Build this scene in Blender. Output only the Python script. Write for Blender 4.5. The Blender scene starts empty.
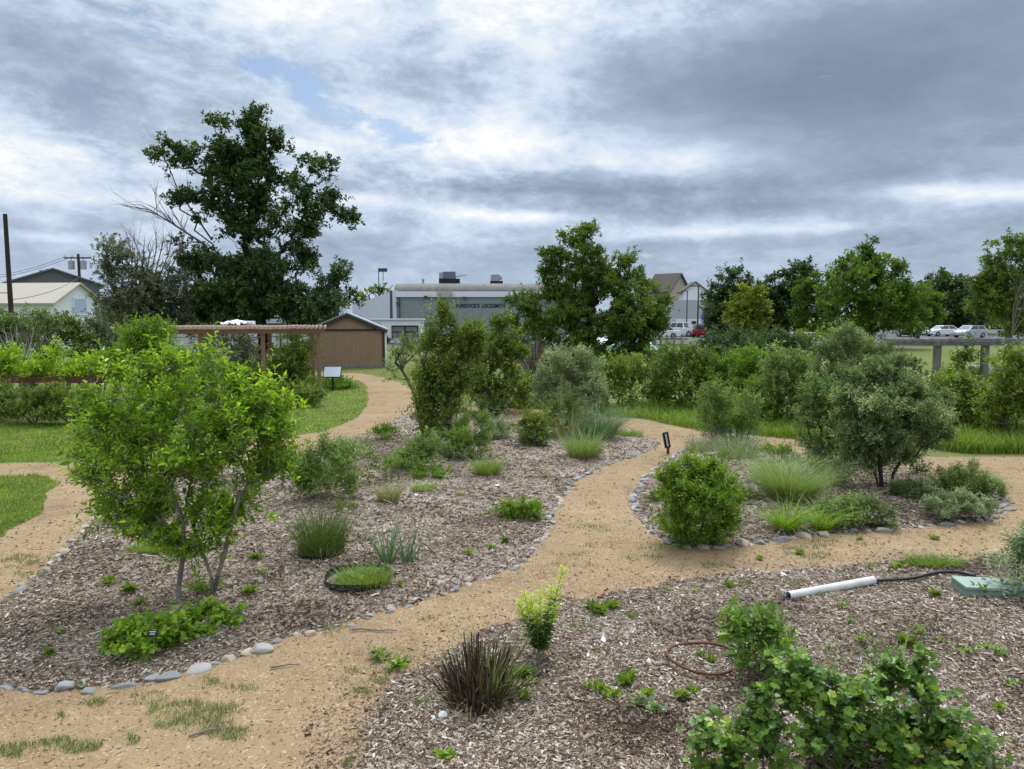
import bpy, bmesh, math, random
import numpy as np
from mathutils import Vector, Matrix
from mathutils.geometry import delaunay_2d_cdt

# ------------------------------------------------------------------ camera, sky, sun, exposure
scene = bpy.context.scene
COL = scene.collection
FPX, CAM_H = 740.0, 2.8
PITCH = math.atan((384.5 - 315.0) / FPX)
cam_d = bpy.data.cameras.new("camera")
cam_d.sensor_width = 36.0
cam_d.lens = FPX / 1024.0 * 36.0
cam_d.clip_end = 9000.0
cam_d.clip_start = 0.05
cam = bpy.data.objects.new("camera", cam_d)
COL.objects.link(cam)
cam.location = (0, 0, CAM_H)
cam.rotation_euler = (math.pi / 2 - PITCH, 0, 0)
scene.camera = cam

SUN_EL, SUN_AZ = math.radians(58), math.radians(18)      # azimuth from +Y towards +X
world = bpy.data.worlds.new("World")
scene.world = world
world.use_nodes = True


class NT:
    """small node-tree helper"""
    def __init__(self, nt):
        self.nt = nt
        nt.nodes.clear()

    def n(self, typ, ins=None, **props):
        nd = self.nt.nodes.new(typ)
        for k, v in props.items():
            setattr(nd, k, v)
        for k, v in (ins or {}).items():
            sock = nd.inputs[k]
            if isinstance(v, bpy.types.NodeSocket):
                self.nt.links.new(v, sock)
            else:
                sock.default_value = v
        return nd

    def math(self, op, a, b=0.0, clamp=False):
        nd = self.n('ShaderNodeMath', operation=op, use_clamp=clamp)
        for i, v in enumerate((a, b)):
            if isinstance(v, bpy.types.NodeSocket):
                self.nt.links.new(v, nd.inputs[i])
            else:
                nd.inputs[i].default_value = v
        return nd.outputs[0]

    def rng(self, v, a, b, c=0.0, d=1.0, smooth=True):
        nd = self.n('ShaderNodeMapRange', {'Value': v, 'From Min': a, 'From Max': b, 'To Min': c, 'To Max': d})
        nd.interpolation_type = 'SMOOTHSTEP' if smooth else 'LINEAR'
        return nd.outputs[0]

    def mix(self, f, a, b, blend='MIX'):
        nd = self.n('ShaderNodeMix', data_type='RGBA', blend_type=blend)
        for i, v in ((0, f), (6, a), (7, b)):
            if isinstance(v, bpy.types.NodeSocket):
                self.nt.links.new(v, nd.inputs[i])
            elif i == 0:
                nd.inputs[i].default_value = v
            else:
                nd.inputs[i].default_value = (*v, 1.0) if len(v) == 3 else v
        return nd.outputs[2]

    def noise(self, vec, scale, detail=4.0, rough=0.55, dist=0.0):
        nd = self.n('ShaderNodeTexNoise', {'Scale': scale, 'Detail': detail, 'Roughness': rough, 'Distortion': dist})
        if vec is not None:
            self.nt.links.new(vec, nd.inputs['Vector'])
        return nd.outputs['Fac']

    def ramp(self, f, stops):
        nd = self.n('ShaderNodeValToRGB', {'Fac': f})
        el = nd.color_ramp.elements
        while len(el) > 1:
            el.remove(el[-1])
        el[0].position = stops[0][0]
        el[0].color = (*stops[0][1], 1)
        for p, c in stops[1:]:
            e = el.new(p)
            e.color = (*c, 1)
        return nd.outputs['Color']


def ray(px, py):
    a, b = (px - 512.0) / FPX, -(py - 384.5) / FPX
    s, c = math.sin(PITCH), math.cos(PITCH)
    return Vector((a, c + b * s, -s + b * c))


def build_sky():
    t = NT(world.node_tree)
    tc = t.n('ShaderNodeTexCoord').outputs['Generated']
    sep = t.n('ShaderNodeSeparateXYZ', {'Vector': tc})
    X, Y, Z = sep.outputs
    zz = t.math('ADD', t.math('MAXIMUM', Z, 0.0), 0.17)
    u, v = t.math('DIVIDE', X, zz), t.math('DIVIDE', Y, zz)

    def layer(ox, oy, su, sv, scale, detail, rough, dist):
        w = t.n('ShaderNodeCombineXYZ', {'X': t.math('ADD', t.math('MULTIPLY', u, su), ox), 'Y': t.math('ADD', t.math('MULTIPLY', v, sv), oy), 'Z': 0.0}).outputs[0]
        return t.noise(w, scale, detail, rough, dist)
    base = layer(0, 0, .8, 1, 0.8, 9, .55, .3)
    broad = layer(7.3, 3.1, .75, 1, 0.95, 7, .52, .7)
    puff = layer(-4.3, 9.1, .95, 1, 3.0, 9, .62, .4)
    wisp = layer(3.3, -6.1, .55, 1.2, 5.5, 6, .60, .9)

    # cotton texture laid over the vault itself, so it is not drawn out near the horizon
    az_, el_ = t.math('ARCTAN2', X, Y), t.math('ARCSINE', Z)
    def vault(ox, sa, se, scale, detail, rough, dist):
        w = t.n('ShaderNodeCombineXYZ', {'X': t.math('ADD', t.math('MULTIPLY', az_, sa), ox), 'Y': t.math('MULTIPLY', el_, se), 'Z': t.math('MULTIPLY', t.math('ADD', az_, el_), .4)}).outputs[0]
        return t.noise(w, scale, detail, rough, dist)
    cot = vault(2.2, 1.0, 2.0, 6.0, 9, .66, .25)
    cot2 = vault(5.7, 1.0, 2.3, 17.0, 8, .68, .3)

    def blob(px, py, sx, sy, amt, tilt=0.0):
        """soft elliptical patch of the cloud field round one direction of the sky"""
        d = ray(px, py).normalized()
        az, el = math.atan2(d.x, d.y), math.asin(d.z)
        a0 = t.math('SUBTRACT', t.math('ARCTAN2', X, Y), az)
        e0 = t.math('SUBTRACT', t.math('ARCSINE', Z), el)
        c, s = math.cos(tilt), math.sin(tilt)
        a = t.math('ADD', t.math('MULTIPLY', a0, c), t.math('MULTIPLY', e0, s))
        e = t.math('SUBTRACT', t.math('MULTIPLY', e0, c), t.math('MULTIPLY', a0, s))
        # ragged borders
        a = t.math('ADD', a, t.math('MULTIPLY', t.math('SUBTRACT', puff, 0.5), 0.9 * sx / FPX))
        e = t.math('ADD', e, t.math('MULTIPLY', t.math('SUBTRACT', broad, 0.5), 1.3 * sy / FPX))
        q = t.math('ADD', t.math('POWER', t.math('ABSOLUTE', t.math('DIVIDE', a, sx / FPX)), 2.0),
                   t.math('POWER', t.math('ABSOLUTE', t.math('DIVIDE', e, sy / FPX)), 2.0))
        return t.math('MULTIPLY', t.math('EXPONENT', t.math('MULTIPLY', q, -1.0)), amt)

    def total(lst):
        acc = None
        for b in lst:
            o = blob(*b)
            acc = o if acc is None else t.math('ADD', acc, o)
        return acc
    dark = total([(900, 70, 300, 90, 1.0), (780, 110, 190, 55, 0.55), (90, 60, 190, 60, 0.55), (420, 65, 110, 30, 0.35)])
    lay = total([(560, 30, 90, 60, 0.16), (450, 20, 130, 30, 0.16), (620, 148, 190, 22, 0.30), (500, 128, 90, 34, 0.20), (660, 165, 110, 12, 0.20),
                 (965, 192, 80, 9, 0.40, -.08), (735, 231, 110, 7, 0.30), (530, 218, 60, 5, 0.26), (430, 208, 110, 7, 0.24, -.08), (330, 145, 90, 14, 0.18),
                 (560, 192, 300, 9, -0.16), (680, 208, 240, 9, -0.15), (470, 183, 120, 8, -0.13), (460, 250, 230, 20, -0.10), (880, 228, 160, 12, -0.10),
                 (120, 165, 190, 30, 0.14), (60, 195, 120, 8, 0.12), (240, 20, 150, 22, 0.14), (300, 175, 200, 10, 0.08), (60, 237, 40, 5, 0.16), (640, 245, 300, 8, -0.05)])
    tex = t.math('ADD', t.math('MULTIPLY', t.math('SUBTRACT', broad, 0.5), 0.60), t.math('ADD', t.math('MULTIPLY', t.math('SUBTRACT', puff, 0.5), 0.30),
                 t.math('MULTIPLY', t.math('SUBTRACT', wisp, 0.5), 0.08)))
    tex = t.math('ADD', tex, t.math('ADD', t.math('MULTIPLY', t.math('SUBTRACT', cot, 0.5), 1.0), t.math('MULTIPLY', t.math('SUBTRACT', cot2, 0.5), 0.70)))
    # the thick dark cloud masses are smoother than the thin bright ones
    tex = t.math('MULTIPLY', tex, t.math('SUBTRACT', 1.0, t.math('MULTIPLY', t.math('MINIMUM', dark, 1.0), 0.72)))
    tex = t.math('MULTIPLY', tex, t.rng(Z, 0.02, 0.20, 0.45, 1.15))
    br = t.math('ADD', t.math('ADD', tex, lay), t.math('SUBTRACT', t.rng(Z, 0.0, 0.22, 0.43, 0.55), t.math('MULTIPLY', dark, 0.38)))
    cloud = t.ramp(br, [(0.0, (0.185, 0.230, 0.310)), (0.20, (0.235, 0.290, 0.385)), (0.40, (0.345, 0.418, 0.53)),
                        (0.58, (0.52, 0.605, 0.725)), (0.76, (0.70, 0.735, 0.775)), (0.97, (0.95, 0.94, 0.91))])
    # holes where the blue shows
    hole = total([(318, 92, 58, 24, 0.44, -.35), (405, 132, 62, 11, 0.44, -.25), (270, 68, 44, 12, 0.30), (60, 168, 60, 7, 0.28), (620, 40, 30, 8, .12), (150, 30, 60, 10, .2), (500, 90, 40, 12, .2), (560, 15, 30, 10, .2), (470, 60, 30, 8, .15), (230, 140, 50, 8, .2), (90, 222, 110, 9, 0.14),
                  (20, 288, 160, 12, 0.26), (420, 262, 120, 8, 0.12)])
    cov = t.math('SUBTRACT', t.math('ADD', t.math('MULTIPLY', t.math('SUBTRACT', base, 0.5), 0.9), 0.86), hole)
    cov = t.math('ADD', cov, t.math('ADD', t.math('MULTIPLY', t.math('SUBTRACT', cot, 0.5), 1.2), t.math('MULTIPLY', t.math('SUBTRACT', cot2, 0.5), 1.0)))
    cov = t.rng(cov, 0.34, 0.66)
    sky = t.n('ShaderNodeTexSky', sky_type='NISHITA', sun_disc=False, sun_elevation=SUN_EL, sun_rotation=SUN_AZ)
    bsky = t.n('ShaderNodeBackground', {'Color': sky.outputs[0], 'Strength': 0.10})
    # unseen clouds overhead and round the sun made brighter to light the ground
    lift = t.rng(Z, 0.36, 0.85, 1.0, 1.9)
    sd = (math.sin(SUN_AZ) * math.cos(SUN_EL), math.cos(SUN_AZ) * math.cos(SUN_EL), math.sin(SUN_EL))
    dt = t.n('ShaderNodeVectorMath', operation='DOT_PRODUCT')
    t.nt.links.new(tc, dt.inputs[0]); dt.inputs[1].default_value = sd
    lift = t.math('ADD', lift, t.rng(dt.outputs['Value'], 0.80, 1.0, 0.0, 4.5))
    bcl = t.n('ShaderNodeBackground', {'Color': cloud, 'Strength': lift})
    mx = t.n('ShaderNodeMixShader', {0: cov, 1: bsky.outputs[0], 2: bcl.outputs[0]})
    t.n('ShaderNodeOutputWorld', {'Surface': mx.outputs[0]})


build_sky()
sun_d = bpy.data.lights.new("sun", 'SUN')
sun_d.energy = 1.5
sun_d.angle = math.radians(11)
sun_d.color = (1.0, 0.95, 0.86)
sun = bpy.data.objects.new("sun", sun_d)
COL.objects.link(sun)
sun.rotation_euler = (math.pi / 2 - SUN_EL, 0, math.pi - SUN_AZ)
scene.view_settings.view_transform = 'Standard'
scene.view_settings.look = 'None'
scene.view_settings.gamma = 1.0
scene.view_settings.use_curve_mapping = False
scene.view_settings.exposure = 0.32
scene.cycles.max_bounces = 6
scene.cycles.diffuse_bounces = 3
scene.cycles.transmission_bounces = 3
scene.cycles.transparent_max_bounces = 4
scene.cycles.use_denoising = True

# ------------------------------------------------------------------ helpers
def P(px, py, z=0.0):
    d = ray(px, py)
    t = (z - CAM_H) / d.z
    return Vector((d.x * t, d.y * t, z))


def A(px, py, Y):
    d = ray(px, py)
    t = Y / d.y
    return Vector((d.x * t, Y, CAM_H + d.z * t))


def rs(seed):
    return np.random.default_rng(seed)


def unit(v):
    return v / np.maximum(np.linalg.norm(v, axis=-1, keepdims=True), 1e-9)


class MB:
    """collects arrays of vertices and faces, builds ONE mesh object"""
    def __init__(self):
        self.v, self.f, self.a, self.n = [], [], [], 0

    def add(self, verts, faces, val=None, mat=0):
        verts = np.asarray(verts, dtype=np.float64).reshape(-1, 3)
        faces = np.asarray(faces, dtype=np.int64)
        self.v.append(verts)
        self.f.append((faces + self.n, mat))
        if val is None:
            val = np.full(len(verts), 0.5)
        elif np.isscalar(val):
            val = np.full(len(verts), float(val))
        self.a.append(np.asarray(val, dtype=np.float32))
        self.n += len(verts)
        return self

    def box(self, c, s, rz=0.0, val=None, mat=0, R=None):
        x, y, z = (0.5 * k for k in s)
        v = np.array([[-x, -y, -z], [x, -y, -z], [x, y, -z], [-x, y, -z], [-x, -y, z], [x, -y, z], [x, y, z], [-x, y, z]])
        if R is not None:
            v = v @ np.asarray(R).T
        elif rz:
            c_, s_ = math.cos(rz), math.sin(rz)
            v = v @ np.array([[c_, -s_, 0], [s_, c_, 0], [0, 0, 1]]).T
        return self.add(v + np.asarray(c), [[0, 3, 2, 1], [4, 5, 6, 7], [0, 1, 5, 4], [1, 2, 6, 5], [2, 3, 7, 6], [3, 0, 4, 7]], val, mat)

    def prism(self, poly, z0, z1, val=None, mat=0, M=None):
        n = len(poly)
        v = np.array([[p[0], p[1], z0] for p in poly] + [[p[0], p[1], z1] for p in poly], dtype=float)
        if M is not None:
            v = (np.c_[v, np.ones(len(v))] @ np.asarray(M).T)[:, :3]
        base = self.n
        self.add(v, np.array([[i, (i + 1) % n, n + (i + 1) % n, n + i] for i in range(n)]), val, mat)
        self.f.append((np.array([[base + i for i in range(n)][::-1]]), mat))
        self.f.append((np.array([[base + n + i for i in range(n)]]), mat))
        return self

    def tubes(self, p0, p1, r0, r1, k=5, val=None, mat=0, cap=False):
        p0, p1 = np.asarray(p0, float).reshape(-1, 3), np.asarray(p1, float).reshape(-1, 3)
        N = len(p0)
        r0 = np.broadcast_to(np.asarray(r0, float), (N,)); r1 = np.broadcast_to(np.asarray(r1, float), (N,))
        d = unit(p1 - p0)
        ref = np.where(np.abs(d[:, 2:3]) > 0.9, np.array([[1.0, 0, 0]]), np.array([[0, 0, 1.0]]))
        s = unit(np.cross(d, ref)); u = np.cross(s, d)
        ang = np.arange(k) * 2 * math.pi / k
        ring = np.cos(ang)[None, :, None] * s[:, None] + np.sin(ang)[None, :, None] * u[:, None]
        v = np.concatenate([p0[:, None] + ring * r0[:, None, None], p1[:, None] + ring * r1[:, None, None]], 1)
        i = np.arange(k); j = (i + 1) % k
        q = np.stack([i, i + k, j + k, j], 1)[None] + (np.arange(N) * 2 * k)[:, None, None]
        if val is not None and not np.isscalar(val):
            val = np.repeat(val, 2 * k)
        base = self.n
        self.add(v, q.reshape(-1, 4), val, mat)
        if cap:
            for a in range(N):
                self.f.append((np.array([[base + a * 2 * k + t for t in range(k)]]), mat))
                self.f.append((np.array([[base + a * 2 * k + k + t for t in range(k)][::-1]]), mat))
        return self

    def path(self, pts, r, k=8, val=None, mat=0, closed=False):
        pts = np.asarray(pts, float); n = len(pts)
        r = np.broadcast_to(np.asarray(r, float), (n,))
        if closed:
            d = unit(np.roll(pts, -1, 0) - np.roll(pts, 1, 0))
        else:
            d = unit(np.gradient(pts, axis=0))
        ref = np.where(np.abs(d[:, 2:3]) > 0.9, np.array([[1.0, 0, 0]]), np.array([[0, 0, 1.0]]))
        s = unit(np.cross(d, ref)); u = np.cross(s, d)
        ang = np.arange(k) * 2 * math.pi / k
        v = pts[:, None] + r[:, None, None] * (np.cos(ang)[None, :, None] * s[:, None] + np.sin(ang)[None, :, None] * u[:, None])
        m = n if closed else n - 1
        f = []
        for a in range(m):
            b = (a + 1) % n
            for i in range(k):
                j = (i + 1) % k
                f.append([a * k + i, a * k + j, b * k + j, b * k + i])
        base = self.n
        self.add(v, f, val, mat)
        if not closed:
            self.f.append((np.array([[base + i for i in range(k)][::-1]]), mat))
            self.f.append((np.array([[base + (n - 1) * k + i for i in range(k)]]), mat))
        return self

    def inst(self, tv, tf, pos, side, dr, nrm, sx, sy, sz, val):
        """instances of a template: x along side, y along dr, z along nrm"""
        N = len(pos); K = len(tv)
        sx, sy, sz = (np.broadcast_to(np.asarray(q, float), (N,))[:, None, None] for q in (sx, sy, sz))
        v = pos[:, None] + tv[None, :, 0:1] * sx * side[:, None] + tv[None, :, 1:2] * sy * dr[:, None] + tv[None, :, 2:3] * sz * nrm[:, None]
        vv = np.repeat(np.broadcast_to(np.asarray(val, np.float32), (N,)), K)
        base = self.n
        self.v.append(v.reshape(-1, 3)); self.a.append(vv); self.n += N * K
        for fa in tf:
            fa = np.asarray(fa)
            self.f.append((((fa[None] + (np.arange(N) * K)[:, None, None]) + base).reshape(-1, fa.shape[1]), 0))
        return self

    def mesh(self, name, mats, smooth=False):
        me = bpy.data.meshes.new(name)
        V = np.concatenate(self.v)
        me.vertices.add(len(V)); me.vertices.foreach_set('co', V.astype(np.float32).ravel())
        sizes = np.concatenate([np.full(len(f), f.shape[1]) for f, m in self.f])
        loops = np.concatenate([f.ravel() for f, m in self.f])
        midx = np.concatenate([np.full(len(f), m) for f, m in self.f])
        me.loops.add(len(loops)); me.loops.foreach_set('vertex_index', loops.astype(np.int32))
        me.polygons.add(len(sizes))
        me.polygons.foreach_set('loop_start', np.concatenate([[0], np.cumsum(sizes)[:-1]]).astype(np.int32))
        for m in (mats if isinstance(mats, (list, tuple)) else [mats]):
            me.materials.append(m)
        if midx.any():
            me.polygons.foreach_set('material_index', midx.astype(np.int32))
        at = me.attributes.new('v', 'FLOAT', 'POINT')
        at.data.foreach_set('value', np.concatenate(self.a))
        me.update(calc_edges=True)
        me.polygons.foreach_set('use_smooth', np.full(len(sizes), smooth))
        return me

    def build(self, name, mats, parent=None, smooth=False, loc=None):
        o = bpy.data.objects.new(name, self.mesh(name, mats, smooth))
        COL.objects.link(o)
        if parent is not None:
            o.parent = parent
        if loc is not None:
            o.location = loc
        return o


def thing(name, label, cat, loc=(0, 0, 0), group=None, rz=0.0):
    o = bpy.data.objects.new(name, None)
    COL.objects.link(o)
    o.empty_display_size = 0.2
    o.location = loc
    o.rotation_euler = (0, 0, rz)
    o['label'] = label; o['category'] = cat
    if group:
        o['group'] = group
    return o


def tag(o, label, cat, group=None):
    o['label'] = label; o['category'] = cat
    if group:
        o['group'] = group
    return o


def kind(o, k):
    o['kind'] = k
    return o


# ------------------------------------------------------------------ materials
def new_mat(name):
    m = bpy.data.materials.new(name)
    m.use_nodes = True
    return m, NT(m.node_tree)


def leaf_mat(name, stops, trans=0.35, rough=0.5, spec=0.35, tint=(1.25, 1.2, 0.55)):
    m, t = new_mat(name)
    v = t.n('ShaderNodeAttribute', attribute_name='v').outputs['Fac']
    oi = t.n('ShaderNodeObjectInfo').outputs['Random']
    k = t.math('ADD', v, t.math('MULTIPLY', t.math('SUBTRACT', oi, 0.5), 0.12), clamp=True)
    c = t.ramp(k, stops)
    p = t.n('ShaderNodeBsdfPrincipled', {'Base Color': c, 'Roughness': rough, 'Specular IOR Level': spec})
    tr = t.n('ShaderNodeBsdfTranslucent', {'Color': t.mix(1.0, c, tint, 'MULTIPLY')})
    mx = t.n('ShaderNodeMixShader', {0: trans, 1: p.outputs[0], 2: tr.outputs[0]})
    t.n('ShaderNodeOutputMaterial', {'Surface': mx.outputs[0]})
    return m


def flat_mat(name, col, rough=0.6, metal=0.0, var=0.15, scale=6.0, bump=0.0, spec=0.4, stretch=(1, 1, 1), coat=0.0):
    """paint, wood, metal: base colour broken up by wear noise"""
    m, t = new_mat(name)
    co = t.n('ShaderNodeTexCoord').outputs['Object']
    mp = t.n('ShaderNodeMapping', {'Vector': co, 'Scale': stretch}).outputs[0]
    n1 = t.noise(mp, scale, 6, 0.6)
    n2 = t.noise(mp, scale * 0.21, 3, 0.5)
    f = t.math('ADD', t.math('MULTIPLY', n1, 0.6), t.math('MULTIPLY', n2, 0.4))
    lo = tuple(c * (1 - var) for c in col); hi = tuple(min(1, c * (1 + var)) for c in col)
    c = t.ramp(f, [(0.3, lo), (0.7, hi)])
    p = t.n('ShaderNodeBsdfPrincipled', {'Base Color': c, 'Roughness': rough, 'Metallic': metal, 'Specular IOR Level': spec, 'Coat Weight': coat})
    if bump:
        b = t.n('ShaderNodeBump', {'Strength': bump, 'Distance': 0.02, 'Height': n1})
        t.nt.links.new(b.outputs[0], p.inputs['Normal'])
    t.n('ShaderNodeOutputMaterial', {'Surface': p.outputs[0]})
    return m


def attr_mat(name, stops, rough=0.8, spec=0.2, nscale=0.0):
    m, t = new_mat(name)
    v = t.n('ShaderNodeAttribute', attribute_name='v').outputs['Fac']
    if nscale:
        co = t.n('ShaderNodeTexCoord').outputs['Object']
        v = t.math('ADD', v, t.math('MULTIPLY', t.math('SUBTRACT', t.noise(co, nscale, 5, 0.65), 0.5), 0.6), clamp=True)
    p = t.n('ShaderNodeBsdfPrincipled', {'Base Color': t.ramp(v, stops), 'Roughness': rough, 'Specular IOR Level': spec})
    t.n('ShaderNodeOutputMaterial', {'Surface': p.outputs[0]})
    return m


def sand_mat():
    m, t = new_mat('decomposed_granite')
    co = t.n('ShaderNodeTexCoord').outputs['Object']
    big = t.noise(co, 0.55, 4, 0.6)
    mid = t.noise(co, 4.0, 6, 0.65)
    fine = t.noise(co, 55.0, 4, 0.7)
    vo = t.n('ShaderNodeTexVoronoi', {'Vector': co, 'Scale': 60.0})
    c = t.ramp(t.math('ADD', t.math('MULTIPLY', big, 0.55), t.math('MULTIPLY', mid, 0.45)),
               [(0.34, (0.130, 0.092, 0.052)), (0.46, (0.260, 0.178, 0.097)), (0.66, (0.358, 0.250, 0.141))])
    c = t.mix(t.rng(fine, 0.35, 0.7, 0.0, 0.55), c, (0.30, 0.20, 0.11))
    c = t.mix(t.rng(vo.outputs['Color'], 0.72, 0.9, 0.0, 0.45), c, (0.58, 0.46, 0.31))
    c = t.mix(t.rng(t.noise(co, 0.9, 6, 0.7), 0.5, 0.68, 0.0, 0.55), c, (0.235, 0.165, 0.105))
    grass = t.math('MULTIPLY', t.rng(t.noise(co, 1.7, 5, 0.72), 0.55, 0.68), 0.5)
    c = t.mix(grass, c, (0.19, 0.17, 0.07))
    p = t.n('ShaderNodeBsdfPrincipled', {'Base Color': c, 'Roughness': 0.95, 'Specular IOR Level': 0.1})
    h = t.math('ADD', t.math('MULTIPLY', fine, 0.5), t.math('ADD', t.math('MULTIPLY', mid, 1.4), t.math('MULTIPLY', t.noise(co, 1.6, 3, 0.5), 3.0)))
    b = t.n('ShaderNodeBump', {'Strength': 0.55, 'Distance': 0.012, 'Height': h})
    t.nt.links.new(b.outputs[0], p.inputs['Normal'])
    t.n('ShaderNodeOutputMaterial', {'Surface': p.outputs[0]})
    return m


def mulch_mat():
    m, t = new_mat('wood_mulch')
    co = t.n('ShaderNodeTexCoord').outputs['Object']
    big = t.noise(co, 0.9, 4, 0.6)
    mid = t.noise(co, 6.0, 5, 0.65)
    w = t.n('ShaderNodeVectorMath', operation='ADD')
    t.nt.links.new(co, w.inputs[0])
    nz = t.n('ShaderNodeTexNoise', {'Vector': co, 'Scale': 9.0, 'Detail': 3.0})
    sc = t.n('ShaderNodeVectorMath', operation='SCALE'); t.nt.links.new(nz.outputs['Color'], sc.inputs[0]); sc.inputs['Scale'].default_value = 0.12
    t.nt.links.new(sc.outputs[0], w.inputs[1])
    v1 = t.n('ShaderNodeTexVoronoi', {'Vector': t.n('ShaderNodeMapping', {'Vector': w.outputs[0], 'Scale': (1, 2.6, 1), 'Rotation': (0, 0, 0.6)}).outputs[0], 'Scale': 21.0})
    v2 = t.n('ShaderNodeTexVoronoi', {'Vector': t.n('ShaderNodeMapping', {'Vector': w.outputs[0], 'Scale': (2.6, 1, 1), 'Rotation': (0, 0, -0.5)}).outputs[0], 'Scale': 17.0})
    k = t.math('ADD', t.math('MULTIPLY', v1.outputs['Color'], 0.5), t.math('MULTIPLY', v2.outputs['Color'], 0.5))
    k = t.math('ADD', k, t.math('MULTIPLY', t.math('SUBTRACT', big, 0.5), 1.1))
    k = t.math('ADD', k, t.math('MULTIPLY', t.math('SUBTRACT', mid, 0.5), 0.5))
    c = t.ramp(k, [(0.04, (0.050, 0.034, 0.024)), (0.24, (0.145, 0.104, 0.075)), (0.46, (0.25, 0.195, 0.148)), (0.72, (0.38, 0.31, 0.245)), (0.95, (0.52, 0.455, 0.38))])
    p = t.n('ShaderNodeBsdfPrincipled', {'Base Color': c, 'Roughness': 0.95, 'Specular IOR Level': 0.1})
    h = t.math('ADD', v1.outputs['Distance'], v2.outputs['Distance'])
    b = t.n('ShaderNodeBump', {'Strength': 0.7, 'Distance': 0.02, 'Height': h})
    t.nt.links.new(b.outputs[0], p.inputs['Normal'])
    t.n('ShaderNodeOutputMaterial', {'Surface': p.outputs[0]})
    return m


def turf_mat():
    m, t = new_mat('turf')
    co = t.n('ShaderNodeTexCoord').outputs['Object']
    a = t.noise(co, 0.35, 4, 0.6); b_ = t.noise(co, 7.0, 6, 0.7)
    k = t.math('ADD', t.math('MULTIPLY', a, 0.5), t.math('MULTIPLY', b_, 0.5))
    c = t.ramp(k, [(0.36, (0.20, 0.15, 0.075)), (0.46, (0.14, 0.145, 0.045)), (0.58, (0.125, 0.185, 0.04)), (0.72, (0.19, 0.235, 0.065))])
    p = t.n('ShaderNodeBsdfPrincipled', {'Base Color': c, 'Roughness': 0.95, 'Specular IOR Level': 0.1})
    bp = t.n('ShaderNodeBump', {'Strength': 0.6, 'Distance': 0.03, 'Height': b_})
    t.nt.links.new(bp.outputs[0], p.inputs['Normal'])
    t.n('ShaderNodeOutputMaterial', {'Surface': p.outputs[0]})
    return m


def asphalt_mat():
    return flat_mat('asphalt', (0.09, 0.09, 0.092), 0.9, var=0.3, scale=9.0, bump=0.3)


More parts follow.
